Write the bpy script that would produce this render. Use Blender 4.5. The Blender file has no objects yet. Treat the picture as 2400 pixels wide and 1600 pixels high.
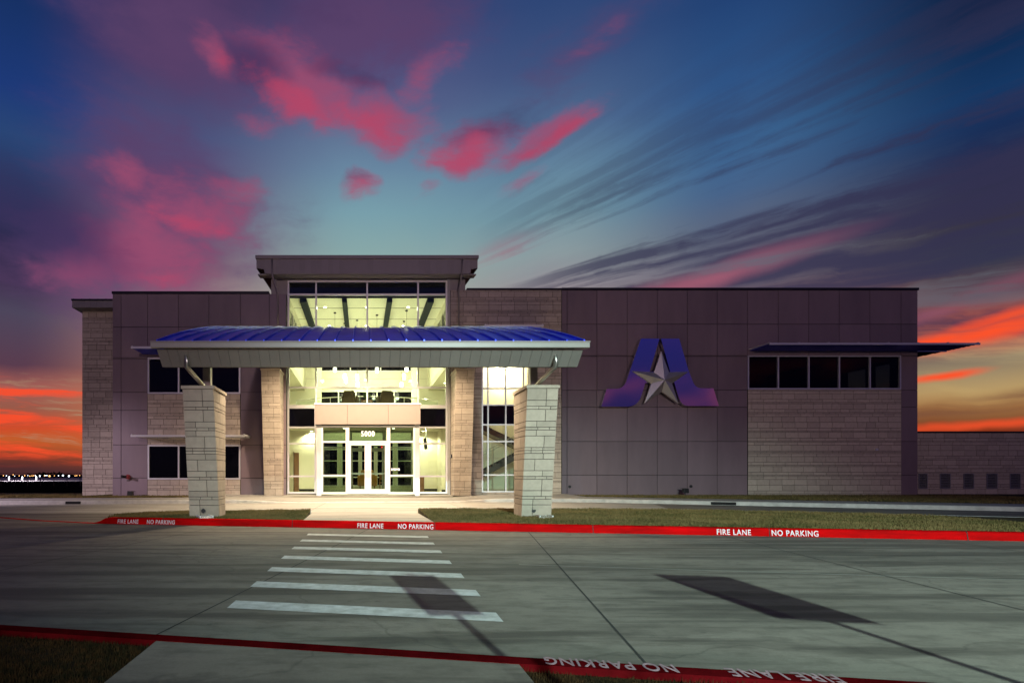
import bpy, math, random
import numpy as np
from mathutils import Vector
R = math.radians
random.seed(7)
scene = bpy.context.scene
COL = scene.collection
# ------------------------------------------------------------------ camera
F, PX, PY, EYE = 1300.0, 850.0, 1112.0, 1.15     # focal length and principal point (pixels of a 2400 px wide frame), eye height
cam_data = bpy.data.cameras.new('camera')
cam_data.sensor_width = 36.0
cam_data.lens = F / 2400 * 36
cam_data.shift_x = (1200 - PX) / 2400
cam_data.shift_y = (PY - 800) / 2400
cam_data.clip_start, cam_data.clip_end = 0.05, 8000
cam = bpy.data.objects.new('camera', cam_data)
cam.location = (0, 0, EYE)
cam.rotation_euler = (R(90), 0, 0)
COL.objects.link(cam)
scene.camera = cam
scene.view_settings.view_transform = 'Standard'
scene.view_settings.look = 'None'
scene.view_settings.gamma = 1
scene.view_settings.exposure = 0.0
scene.view_settings.use_curve_mapping = False
scene.cycles.use_denoising = True
scene.cycles.max_bounces = 5
scene.cycles.transparent_max_bounces = 16
scene.cycles.sample_clamp_indirect = 4.0

def lin(r, g, b):
    f = lambda c: c / 12.92 if c <= 0.04045 else ((c + 0.055) / 1.055) ** 2.4
    return (f(r / 255), f(g / 255), f(b / 255), 1)

# ------------------------------------------------------------------ world: dusk sky with sunset clouds
world = bpy.data.worlds.new('World')
scene.world = world
world.cycles.sampling_method = 'NONE'          # an even dusk sky: no importance map needed
world.use_nodes = True
WT = world.node_tree
WT.nodes.clear()
def WN(t, **kw):
    n = WT.nodes.new(t)
    for k, v in kw.items(): setattr(n, k, v)
    return n
def WL(a, b): WT.links.new(a, b)
def wset(sock, v):
    if isinstance(v, bpy.types.NodeSocket): WL(v, sock)
    else: sock.default_value = v
def wm(op, a, b=None, c=None, clamp=False):
    n = WN('ShaderNodeMath', operation=op, use_clamp=clamp)
    wset(n.inputs[0], a)
    if b is not None: wset(n.inputs[1], b)
    if c is not None: wset(n.inputs[2], c)
    return n.outputs[0]
def wmix(fac, a, b, blend='MIX'):
    n = WN('ShaderNodeMix', data_type='RGBA', blend_type=blend)
    wset(n.inputs[0], fac); wset(n.inputs[6], a); wset(n.inputs[7], b)
    return n.outputs[2]
def wrange(v, a, b, c=0.0, d=1.0, smooth=True):
    n = WN('ShaderNodeMapRange', interpolation_type='SMOOTHSTEP' if smooth else 'LINEAR')
    wset(n.inputs[0], v)
    for i, q in enumerate((a, b, c, d)): n.inputs[i + 1].default_value = q
    return n.outputs[0]
def wvec(x, y, z):
    n = WN('ShaderNodeCombineXYZ')
    wset(n.inputs[0], x); wset(n.inputs[1], y); wset(n.inputs[2], z)
    return n.outputs[0]
def wnoise(vec, scale, detail=5, rough=.55, dist=0.0):
    n = WN('ShaderNodeTexNoise')
    WL(vec, n.inputs['Vector'])
    n.inputs['Scale'].default_value = scale; n.inputs['Detail'].default_value = detail
    n.inputs['Roughness'].default_value = rough; n.inputs['Distortion'].default_value = dist
    return n
def azel(x, y):
    return math.atan2(x - PX, F), math.atan2(PY - y, math.hypot(F, x - PX))
tc = WN('ShaderNodeTexCoord')
sep = WN('ShaderNodeSeparateXYZ'); WL(tc.outputs['Generated'], sep.inputs[0])
dx, dy, dz = sep.outputs
az = wm('ARCTAN2', dx, dy)
el = wm('ARCSINE', dz)
# slow warp so that no cloud edge is smooth
wn = wnoise(tc.outputs['Generated'], 6.0, 6, .52)
ws = WN('ShaderNodeSeparateColor'); WL(wn.outputs['Color'], ws.inputs[0])
waz = wm('ADD', az, wm('MULTIPLY', wm('SUBTRACT', ws.outputs[0], .5), .15))
wel = wm('ADD', el, wm('MULTIPLY', wm('SUBTRACT', ws.outputs[1], .5), .10))
# elevation colour ramps at a few azimuths, blended round the horizon
EL0, EL1 = R(-4), R(62)
t_el = wrange(wm('ADD', el, wm('MULTIPLY', wm('SUBTRACT', ws.outputs[1], .5), .035)), EL0, EL1, 0, 1, False)
def ramp(xcol, stops):
    n = WN('ShaderNodeValToRGB')
    pts = []
    for y, c in stops:
        e = azel(xcol, y)[1] if y is not None else R(60)
        pts.append(((e - EL0) / (EL1 - EL0), c))
    pts.sort()
    cr = n.color_ramp
    while len(cr.elements) < len(pts): cr.elements.new(0.5)
    for e_, (p, c) in zip(cr.elements, pts):
        e_.position = max(0, min(1, p)); e_.color = lin(*c)
    WL(t_el, n.inputs[0])
    return n.outputs[0]
cA = ramp(20, [(None, (16, 38, 90)), (0, (22, 48, 100)), (200, (28, 56, 118)), (310, (40, 68, 116)), (420, (42, 54, 94)), (560, (44, 40, 74)), (660, (62, 46, 76)), (730, (76, 68, 90)),
               (850, (88, 58, 76)), (905, (160, 92, 84)), (960, (150, 88, 72)), (1010, (205, 74, 42)), (1040, (190, 92, 44)), (1080, (116, 56, 42)), (1108, (74, 44, 46))])
cB = ramp(400, [(None, (40, 40, 92)), (0, (64, 50, 88)), (150, (76, 60, 100)), (300, (74, 78, 120)), (400, (92, 72, 112)), (500, (112, 82, 116)), (620, (122, 78, 106)), (700, (150, 118, 128)),
                (850, (170, 120, 110)), (950, (200, 120, 80)), (1060, (190, 90, 50)), (1108, (90, 50, 46))])
cC = ramp(850, [(None, (40, 56, 104)), (0, (66, 60, 102)), (110, (74, 78, 124)), (260, (88, 96, 136)), (400, (104, 134, 160)), (500, (120, 158, 170)), (600, (138, 168, 166)), (800, (186, 176, 140)),
                (980, (205, 150, 90)), (1060, (200, 100, 50)), (1108, (90, 50, 40))])
cD = ramp(1300, [(None, (28, 52, 104)), (0, (46, 70, 118)), (150, (62, 82, 126)), (300, (82, 108, 144)), (400, (100, 134, 158)), (500, (112, 146, 160)), (600, (140, 156, 160)), (680, (152, 144, 150)),
                 (850, (180, 160, 130)), (980, (200, 140, 80)), (1060, (190, 90, 40)), (1108, (90, 46, 36))])
cE = ramp(1700, [(None, (18, 44, 92)), (0, (34, 66, 116)), (200, (46, 84, 134)), (350, (60, 100, 144)), (450, (70, 98, 136)), (560, (92, 98, 118)), (680, (104, 92, 106)), (800, (180, 110, 90)),
                 (900, (180, 150, 110)), (1000, (150, 90, 50)), (1108, (100, 40, 24))])
cF = ramp(2360, [(None, (6, 22, 52)), (0, (10, 32, 66)), (200, (20, 54, 98)), (300, (20, 42, 84)), (400, (44, 46, 74)), (500, (54, 50, 64)), (600, (56, 62, 72)), (690, (96, 66, 78)), (760, (190, 92, 70)),
                 (800, (196, 130, 96)), (830, (176, 156, 116)), (900, (186, 156, 104)), (945, (160, 112, 66)), (985, (118, 66, 42)), (1010, (132, 48, 22)), (1108, (90, 34, 22))])
cG = ramp(850, [(None, (7, 16, 42)), (0, (12, 24, 62)), (300, (18, 32, 84)), (600, (28, 38, 106)), (800, (40, 42, 118)), (950, (46, 42, 100)), (1050, (46, 38, 76)), (1108, (34, 28, 46))])
a_of = lambda x: azel(x, PY)[0]
col = cG
col = wmix(wrange(az, R(-110), R(-45)), col, cA)
for x0, x1, c in ((40, 400, cB), (400, 850, cC), (850, 1300, cD), (1300, 1720, cE), (1720, 2340, cF)):
    col = wmix(wrange(az, a_of(x0), a_of(x1)), col, c)
col = wmix(wrange(az, R(60), R(120)), col, cG)
# broken cloud relief over the whole sky
gen_map = WN('ShaderNodeMapping'); WL(tc.outputs['Generated'], gen_map.inputs[0]); gen_map.inputs['Scale'].default_value = (1, 1, 2.6)
puff = wnoise(gen_map.outputs[0], 5.5, 7, .62, .4).outputs['Fac']
pv = wvec(waz, wel, 0.0)
pvc_ = wvec(wm('ADD', az, wm('MULTIPLY', wm('SUBTRACT', ws.outputs[0], .5), .10)), wm('ADD', el, wm('MULTIPLY', wm('SUBTRACT', ws.outputs[1], .5), .03)), 0.0)
def blob(x, y, rx, ry, ang=0.0, src=None, grow=1.3):
    a, e = azel(x, y)
    k = 1 / F * math.cos(e) * math.cos(a) ** 1.2
    m = WN('ShaderNodeMapping', vector_type='TEXTURE'); WL(src or pv, m.inputs[0])
    m.inputs['Location'].default_value = (a, e, 0)
    m.inputs['Rotation'].default_value = (0, 0, R(ang))
    m.inputs['Scale'].default_value = (rx * k * grow, ry * k * grow, 1)
    ln = WN('ShaderNodeVectorMath', operation='LENGTH'); WL(m.outputs[0], ln.inputs[0])
    return wrange(ln.outputs['Value'], 0.0, 1.35, 1.0, 0.0)
def blobs(lst, src=None):
    s = None
    for w, *a in lst:
        b = wm('MULTIPLY', blob(*a, src=src), w)
        s = b if s is None else wm('MAXIMUM', s, b)
    return s
puff2 = wnoise(gen_map.outputs[0], 13.0, 8, .6, .3).outputs['Fac']
relief = wm('ADD', wm('MULTIPLY', wm('SUBTRACT', puff, .5), 1.5), wm('MULTIPLY', wm('SUBTRACT', puff2, .5), 1.5))
def cloud(mask, lo, hi, amount):
    """ragged cloud: a soft body whose edge is eaten by the relief noise"""
    d = wm('ADD', mask, wm('MULTIPLY', relief, wrange(mask, 0.0, .25, 0.0, amount)))
    return wrange(d, lo, hi)
# mauve veil
veil = blobs([(.8, 470, 90, 420, 130, -8), (1.0, 860, 90, 330, 120, 6), (.6, 330, 330, 260, 120, -12), (.85, 420, 480, 300, 130, -8), (.85, 270, 640, 240, 130, 0), (.5, 1350, 130, 200, 70, 10)])
col = wmix(wm('MULTIPLY', cloud(veil, .08, .95, .55), .9), col, lin(90, 64, 104))
pink = blobs([(1.0, 740, 225, 200, 72, -17), (1.0, 905, 290, 130, 62, -8), (.8, 515, 128, 80, 34, -20), (1.0, 1110, 350, 115, 44, 8), (1.0, 1260, 318, 180, 30, 13), (.75, 1010, 195, 110, 55, 25),
              (.6, 826, 446, 50, 26, 6), (.5, 1000, 462, 45, 18, 14), (.9, 480, 510, 170, 80, -4), (.85, 570, 450, 90, 40, 14), (.9, 350, 600, 150, 95, -10), (.7, 300, 425, 100, 50, -12), (.85, 370, 655, 110, 50, 10),
              (.3, 1380, 105, 110, 34, 10), (.55, 610, 290, 80, 30, -10), (.6, 1225, 415, 60, 22, 10), (.6, 200, 640, 130, 60, 0)])
col = wmix(wm('MULTIPLY', cloud(pink, .08, 1.02, .85), .82), col, lin(158, 76, 110))
dark = blobs([(1.0, 610, 165, 110, 50, -14), (.8, 100, 520, 240, 100, -20), (.6, 210, 590, 160, 60, -14), (.6, 1150, 300, 170, 30, 12), (.7, 820, 185, 140, 30, -6), (.5, 700, 40, 280, 50, 5), (.4, 815, 428, 44, 14, 6)])
col = wmix(wm('MULTIPLY', cloud(dark, .15, 1.15, .6), .75), col, lin(58, 46, 88))
hot = blobs([(1.0, 690, 250, 120, 34, -22), (.9, 890, 305, 90, 34, -10), (.95, 1300, 312, 120, 16, 13), (.9, 1090, 360, 90, 26, 8), (.7, 480, 540, 110, 34, -6), (.6, 390, 660, 60, 30, 10), (.4, 828, 455, 34, 14, 6), (.6, 530, 135, 40, 18, -20)])
col = wmix(wm('MULTIPLY', cloud(hot, .14, 1.1, 1.0), .75), col, lin(184, 68, 100))
# wind-drawn cirrus radiating from a far point behind the building
A_ = Vector(((560 - PX) / F, 1, (PY - 850) / F)).normalized()
U_ = A_.cross(Vector((0, 0, 1))).normalized(); V_ = U_.cross(A_).normalized()
def wdot(v):
    n = WN('ShaderNodeVectorMath', operation='DOT_PRODUCT'); WL(tc.outputs['Generated'], n.inputs[0]); n.inputs[1].default_value = v
    return n.outputs['Value']
pu, pw, pa = wdot(U_), wdot(V_), wdot(A_)
rr = wm('SQRT', wm('ADD', wm('MULTIPLY', pu, pu), wm('MULTIPLY', pw, pw)))
rr = wm('MAXIMUM', rr, .001)
cu, cv = wm('DIVIDE', pu, rr), wm('DIVIDE', pw, rr)
theta = wm('ARCCOSINE', pa)
jit = wm('MULTIPLY', wm('SUBTRACT', ws.outputs[2], .5), .045)
sv = wvec(wm('MULTIPLY', wm('ADD', cu, jit), 7.5), wm('MULTIPLY', wm('ADD', cv, jit), 7.5), wm('MULTIPLY', theta, .55))
streak = wnoise(sv, 1.5, 6, .6, .1).outputs['Fac']
fine = wnoise(sv, 6.0, 5, .65, .2).outputs['Fac']
st = wm('ADD', wm('MULTIPLY', streak, .72), wm('MULTIPLY', fine, .28))
reg = wm('MULTIPLY', wrange(az, R(9), R(24)), wm('MULTIPLY', wrange(el, R(5), R(10)), wrange(wm('SUBTRACT', el, wm('MULTIPLY', az, .16)), R(30), R(15))))
reg = wm('MAXIMUM', reg, wm('MULTIPLY', wrange(az, R(48), R(60)), wrange(el, R(40), R(24))))
reg = wm('MULTIPLY', reg, wrange(az, R(150), R(110)))
col = wmix(wm('MULTIPLY', wm('MULTIPLY', reg, wrange(st, .41, .57)), .80), col, lin(50, 48, 78))
col = wmix(wm('MULTIPLY', wm('MULTIPLY', wm('MULTIPLY', reg, wrange(st, .47, .38)), wrange(el, R(24), R(14))), .42), col, lin(100, 110, 122))
rose = blobs([(1.0, 1640, 655, 230, 24, 8), (.9, 2330, 690, 170, 20, 13), (.6, 1180, 600, 100, 30, 10)], pvc_)
col = wmix(wm('MULTIPLY', wm('MULTIPLY', rose, wrange(st, .36, .56)), .75), col, lin(170, 96, 116))
# glowing bars low over the horizon
hv = wvec(wm('MULTIPLY', dx, 3.2), wm('MULTIPLY', dy, 3.2), wm('MULTIPLY', wm('ADD', el, wm('MULTIPLY', wm('SUBTRACT', ws.outputs[1], .5), .03)), 30.0))
bars = wnoise(hv, 1.0, 7, .62, .5).outputs['Fac']
lowl = wm('MULTIPLY', wm('MULTIPLY', wrange(el, R(.3), R(2.5)), wrange(el, R(9.4), R(7.6))), wrange(az, R(-12), R(-22)))
lowl = wm('MULTIPLY', lowl, wrange(az, R(-95), R(-50)))
col = wmix(wm('MULTIPLY', wm('MULTIPLY', lowl, wrange(bars, .49, .62)), .92), col, lin(248, 78, 44))
col = wmix(wm('MULTIPLY', wm('MULTIPLY', lowl, wrange(bars, .46, .36)), .85), col, lin(168, 140, 112))
glowr = blobs([(1.0, 2330, 776, 150, 20, 9), (1.0, 2190, 800, 120, 15, 5), (.8, 2400, 735, 190, 13, 12), (1.0, 2190, 880, 62, 9, 7), (.7, 2300, 992, 220, 12, 4)], pvc_)
col = wmix(wm('MULTIPLY', glowr, wrange(bars, .28, .48)), col, lin(252, 82, 42))
dimr = blobs([(.8, 2340, 930, 190, 16, 7), (.7, 2180, 968, 150, 12, 3)], pvc_)
col = wmix(wm('MULTIPLY', dimr, wrange(bars, .3, .55)), col, lin(112, 72, 56))
back = wm('MAXIMUM', wrange(az, R(75), R(115)), wrange(az, R(-75), R(-115)))
back = wm('MULTIPLY', back, wm('MULTIPLY', wrange(el, R(1.0), R(4)), wrange(el, R(13), R(7))))
col = wmix(wm('MULTIPLY', wm('MULTIPLY', back, wrange(puff, .50, .68)), .8), col, lin(178, 84, 100))
# a trace of physical twilight sky on top
nish = WN('ShaderNodeTexSky', sky_type='NISHITA')
nish.sun_disc = False; nish.sun_elevation = R(-1.5); nish.sun_rotation = R(-12); nish.air_density = 1.3; nish.ozone_density = 2.0
bg1 = WN('ShaderNodeBackground'); WL(col, bg1.inputs[0]); bg1.inputs[1].default_value = 1.0
bg2 = WN('ShaderNodeBackground'); WL(nish.outputs[0], bg2.inputs[0]); bg2.inputs[1].default_value = 0.01
addn = WN('ShaderNodeAddShader'); WL(bg1.outputs[0], addn.inputs[0]); WL(bg2.outputs[0], addn.inputs[1])
wout = WN('ShaderNodeOutputWorld'); WL(addn.outputs[0], wout.inputs[0])

# ------------------------------------------------------------------ materials
MATS = {}
def mat(name, base=(.5, .5, .5), rough=.6, metal=0.0, var=0.0, noise=0.0, nscale=6.0, bump=0.0, bscale=60.0, second=None, stretch=(1, 1, 1), spec=.5, emit=None, estr=0.0):
    m = bpy.data.materials.new(name); m.use_nodes = True
    nt = m.node_tree; b = nt.nodes['Principled BSDF']
    b.inputs['Roughness'].default_value = rough; b.inputs['Metallic'].default_value = metal
    b.inputs['Specular IOR Level'].default_value = spec
    c = tuple(base) + (1,)
    b.inputs['Base Color'].default_value = c
    L = nt.links.new; N = nt.nodes.new
    out = None
    if noise or var:
        geo = N('ShaderNodeNewGeometry')
        mp = N('ShaderNodeMapping'); L(geo.outputs['Position'], mp.inputs[0]); mp.inputs['Scale'].default_value = stretch
        nz = N('ShaderNodeTexNoise'); L(mp.outputs[0], nz.inputs[0]); nz.inputs['Scale'].default_value = nscale; nz.inputs['Detail'].default_value = 8; nz.inputs['Roughness'].default_value = .62
        mr = N('ShaderNodeMapRange'); L(nz.outputs['Fac'], mr.inputs[0])
        mr.inputs[1].default_value = .3; mr.inputs[2].default_value = .7
        mx = N('ShaderNodeMix'); mx.data_type = 'RGBA'
        L(mr.outputs[0], mx.inputs[0])
        s = second if second else tuple(max(0, x * (1 - noise)) for x in base)
        mx.inputs[6].default_value = c; mx.inputs[7].default_value = tuple(s) + (1,)
        out = mx.outputs[2]
        if var:
            oi = N('ShaderNodeObjectInfo')
            v = N('ShaderNodeMapRange'); L(oi.outputs['Random'], v.inputs[0]); v.inputs[3].default_value = 1 - var; v.inputs[4].default_value = 1 + var
            hs = N('ShaderNodeHueSaturation'); L(v.outputs[0], hs.inputs['Value']); L(out, hs.inputs['Color'])
            out = hs.outputs[0]
        L(out, b.inputs['Base Color'])
    if bump:
        geo2 = N('ShaderNodeNewGeometry')
        n2 = N('ShaderNodeTexNoise'); L(geo2.outputs['Position'], n2.inputs[0]); n2.inputs['Scale'].default_value = bscale; n2.inputs['Detail'].default_value = 6
        bp = N('ShaderNodeBump'); bp.inputs['Strength'].default_value = bump; bp.inputs['Distance'].default_value = .02
        L(n2.outputs['Fac'], bp.inputs['Height']); L(bp.outputs[0], b.inputs['Normal'])
    if emit:
        b.inputs['Emission Color'].default_value = tuple(emit) + (1,); b.inputs['Emission Strength'].default_value = estr
    MATS[name] = m
    return m
mat('panel', (.215, .152, .162), .45, 0, .10, .22, .8, .02, 200, stretch=(1.4, 1, .35))
mat('panel_gap', (.02, .02, .02), .8)
mat('stone', (.475, .39, .305), .85, 0, .12, .18, 7, .35, 45)
mat('stone_white', (.56, .55, .50), .85, 0, .08, .12, 7, .3, 45)
mat('mortar', (.05, .042, .035), .95)
mat('coping', (.03, .028, .03), .4, .6)
mat('fascia', (.30, .28, .25), .45, .2, .05, .08, 3)
mat('fascia_dark', (.26, .23, .21), .5, .2, .05, .08, 3)
mat('band_panel', (.30, .235, .20), .45, 0, .03, .06, 3)
mat('roof_metal', (.05, .09, .95), .36, .62, .08, .35, 2.5, .06, 5)
mat('awning', (.05, .06, .6), .35, .6)
mat('alum', (.62, .60, .58), .38, .5)
mat('alum_white', (.78, .76, .72), .4, .15)
mat('frame_dark', (.30, .29, .27), .4, .5)
mat('pipe', (.45, .43, .38), .3, .85)
mat('chrome', (.62, .60, .70), .07, 1.0, bump=.035, bscale=.9)
mat('star_metal', (.78, .72, .62), .38, .8)
mat('black_glass', (.003, .003, .005), .06, 0, spec=.2)
mat('void', (.006, .006, .006), .9)
mat('plaster', (.74, .70, .56), .8)
mat('plaster_soft', (.62, .58, .47), .8)
mat('ceiling', (.80, .78, .66), .8)
mat('dark_beam', (.012, .018, .015), .8, spec=.2)
mat('tile_floor', (.38, .33, .24), .14, 0, 0, .2, 3)
mat('steel', (.6, .6, .58), .28, .95)
mat('stringer', (.06, .035, .025), .5)
mat('wood', (.20, .09, .035), .45, 0, 0, .3, 8)
mat('fabric_brown', (.07, .05, .025), .95, 0, 0, .3, 30)
mat('fabric_camel', (.42, .22, .06), .9, 0, 0, .2, 20)
mat('leaf', (.05, .12, .03), .6)
mat('black_plastic', (.012, .012, .012), .45)
mat('white_paint', (.68, .68, .66), .6, 0, 0, .3, 7, second=(.36, .36, .33))
mat('letter_paint', (.70, .66, .68), .6, 0, 0, .3, 30)
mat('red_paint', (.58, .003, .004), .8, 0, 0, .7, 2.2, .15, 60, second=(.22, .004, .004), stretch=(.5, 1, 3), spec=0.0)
mat('red_paint_shaded', (.11, .004, .006), .8, 0, 0, .6, 4, .2, 60, spec=0.0)  # near kerb's darker red: the shade lying there is put into the colour
mat('dull_letter', (.40, .26, .28), .8, 0, 0, .5, 14)  # duller, pinker copy of letter_paint for the near kerb
mat('kerb', (.50, .48, .44), .85, 0, 0, .35, 4, .3, 60)
mat('red_iron', (.22, .02, .02), .45)
mat('pvc', (.7, .7, .68), .5)
mat('sign_blue', (.02, .08, .35), .4)
mat('galv', (.5, .5, .5), .4, .8)
mat('lamp_white', (.9, .9, .8), .4, emit=(1, .95, .72), estr=14)
mat('lamp_warm', (.9, .8, .6), .4, emit=(1, .84, .56), estr=14)
mat('lamp_lot', (.9, .9, .9), .4, emit=(.85, 1, .88), estr=30)
mat('lamp_star', (.9, .9, .9), .4, emit=(.8, .86, 1.0), estr=5)
mat('lamp_amber', (.9, .6, .3), .4, emit=(1, .50, .16), estr=4)
mat('exit_red', (.5, .02, .02), .4, emit=(1, .02, .02), estr=3)
mat('field', (.006, .006, .006), 1.0, spec=0.0)
mat('apron', (.36, .33, .31), .8)
mat('number_white', (.9, .9, .9), .5, emit=(1, 1, 1), estr=.35)

def glass(name, tint=(.92, .97, .92), ior=1.45):
    m = bpy.data.materials.new(name); m.use_nodes = True; nt = m.node_tree; nt.nodes.clear()
    o = nt.nodes.new('ShaderNodeOutputMaterial'); mx = nt.nodes.new('ShaderNodeMixShader'); fr = nt.nodes.new('ShaderNodeFresnel')
    tr = nt.nodes.new('ShaderNodeBsdfTransparent'); gl = nt.nodes.new('ShaderNodeBsdfGlossy')
    fr.inputs['IOR'].default_value = ior; tr.inputs[0].default_value = tuple(tint) + (1,); gl.inputs['Roughness'].default_value = .02
    nt.links.new(fr.outputs[0], mx.inputs[0]); nt.links.new(tr.outputs[0], mx.inputs[1]); nt.links.new(gl.outputs[0], mx.inputs[2]); nt.links.new(mx.outputs[0], o.inputs[0])
    MATS[name] = m
glass('clear_glass'); glass('tint_glass', (.66, .74, .64)); glass('rail_glass', (.86, .95, .9)); glass('dim_glass', (.34, .36, .42), 1.22)

def concrete(name, base, dark, joint=None):
    """broom-finished slab: blotches, long tyre drags along the lane, fine grain, small oil spots"""
    m = bpy.data.materials.new(name); m.use_nodes = True; nt = m.node_tree; b = nt.nodes['Principled BSDF']; L = nt.links.new; N = nt.nodes.new
    g = N('ShaderNodeNewGeometry')
    def nz(scale, st=(1, 1, 1), rot=0.0, det=7, ro=.6):
        mp = N('ShaderNodeMapping'); L(g.outputs['Position'], mp.inputs[0]); mp.inputs['Scale'].default_value = st; mp.inputs['Rotation'].default_value = (0, 0, rot)
        n = N('ShaderNodeTexNoise'); L(mp.outputs[0], n.inputs[0]); n.inputs['Scale'].default_value = scale; n.inputs['Detail'].default_value = det; n.inputs['Roughness'].default_value = ro
        return n.outputs['Fac']
    def rg(v, a, b_, c=0.0, d=1.0):
        r = N('ShaderNodeMapRange'); L(v, r.inputs[0])
        for i, q in enumerate((a, b_, c, d)): r.inputs[i + 1].default_value = q
        return r.outputs[0]
    def mix(f, a, c, bl='MIX'):
        x = N('ShaderNodeMix'); x.data_type = 'RGBA'; x.blend_type = bl
        for s, v in ((x.inputs[0], f), (x.inputs[6], a), (x.inputs[7], c)):
            if isinstance(v, bpy.types.NodeSocket): L(v, s)
            else: s.default_value = v if isinstance(v, float) else tuple(v) + (1,)
        return x.outputs[2]
    c = mix(rg(nz(.42, (.5, 1.3, 1), R(11), 5), .40, .60), base, tuple(x * .5 + y * .5 for x, y in zip(base, dark)))
    c = mix(rg(nz(1.5, (.22, 1.7, 1), R(11), 6), .51, .62, 0, .85), c, tuple(x * .75 for x in dark))
    c = mix(rg(nz(.8, (.10, 1.9, 1), R(9), 4), .54, .62, 0, .7), c, tuple(x * .6 for x in dark))
    c = mix(rg(nz(6.5, (.5, 1, 1), R(11), 6, .7), .46, .68, 0, .6), c, tuple(x * .8 for x in dark))
    vo = N('ShaderNodeTexVoronoi'); vo.feature = 'DISTANCE_TO_EDGE'; vo.inputs['Scale'].default_value = .16
    wv = N('ShaderNodeVectorMath'); wv.operation = 'ADD'; L(g.outputs['Position'], wv.inputs[0]); nn_ = N('ShaderNodeTexNoise'); L(g.outputs['Position'], nn_.inputs[0]); nn_.inputs['Scale'].default_value = 1.2; nn_.inputs['Detail'].default_value = 6; L(nn_.outputs['Color'], wv.inputs[1]); L(wv.outputs[0], vo.inputs['Vector'])
    c = mix(rg(vo.outputs['Distance'], .0, .0035, .38, 0), c, tuple(x * .35 for x in dark))
    c = mix(rg(nz(3.1, (1, 1, 1), 0, 4), .66, .74, 0, .6), c, (.03, .028, .024))
    c = mix(rg(nz(60, det=3), .3, .7, 0, .38), c, tuple(x * .55 for x in base))
    L(c, b.inputs['Base Color'])
    b.inputs['Roughness'].default_value = .82
    bp = N('ShaderNodeBump'); bp.inputs['Strength'].default_value = .25; bp.inputs['Distance'].default_value = .01
    L(nz(70, (1, .25, 1), R(11), 4), bp.inputs['Height']); L(bp.outputs[0], b.inputs['Normal'])
    MATS[name] = m
concrete('concrete', (.238, .208, .165), (.078, .066, .05))
concrete('walk_concrete', (.40, .37, .32), (.30, .275, .235))
mat('joint', (.03, .028, .025), .95)
mat('joint_pale', (.36, .35, .30), .9)
def turf(name, a, b_, c_):
    m = bpy.data.materials.new(name); m.use_nodes = True; nt = m.node_tree; b = nt.nodes['Principled BSDF']; L = nt.links.new; N = nt.nodes.new
    g = N('ShaderNodeNewGeometry')
    def nz(s, d=6):
        n = N('ShaderNodeTexNoise'); L(g.outputs['Position'], n.inputs[0]); n.inputs['Scale'].default_value = s; n.inputs['Detail'].default_value = d; return n.outputs['Fac']
    def rg(v, p, q):
        r = N('ShaderNodeMapRange'); L(v, r.inputs[0]); r.inputs[1].default_value = p; r.inputs[2].default_value = q; return r.outputs[0]
    def mix(f, x, y):
        k = N('ShaderNodeMix'); k.data_type = 'RGBA'; L(f, k.inputs[0])
        for s, v in ((k.inputs[6], x), (k.inputs[7], y)):
            if isinstance(v, tuple): s.default_value = v + (1,)
            else: L(v, s)
        return k.outputs[2]
    c = mix(rg(nz(.9), .38, .62), a, b_)
    c = mix(rg(nz(14), .4, .7), c, c_)
    L(c, b.inputs['Base Color']); b.inputs['Roughness'].default_value = .9; b.inputs['Specular IOR Level'].default_value = .15
    MATS[name] = m
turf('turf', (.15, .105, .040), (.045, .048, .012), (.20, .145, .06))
turf('turf_shaded', (.030, .016, .005), (.014, .012, .004), (.055, .026, .008))  # verge copy of turf with the unlit foreground's darkness in its colour
turf('turf_soil', (.045, .036, .014), (.026, .028, .010), (.06, .045, .02))

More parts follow.
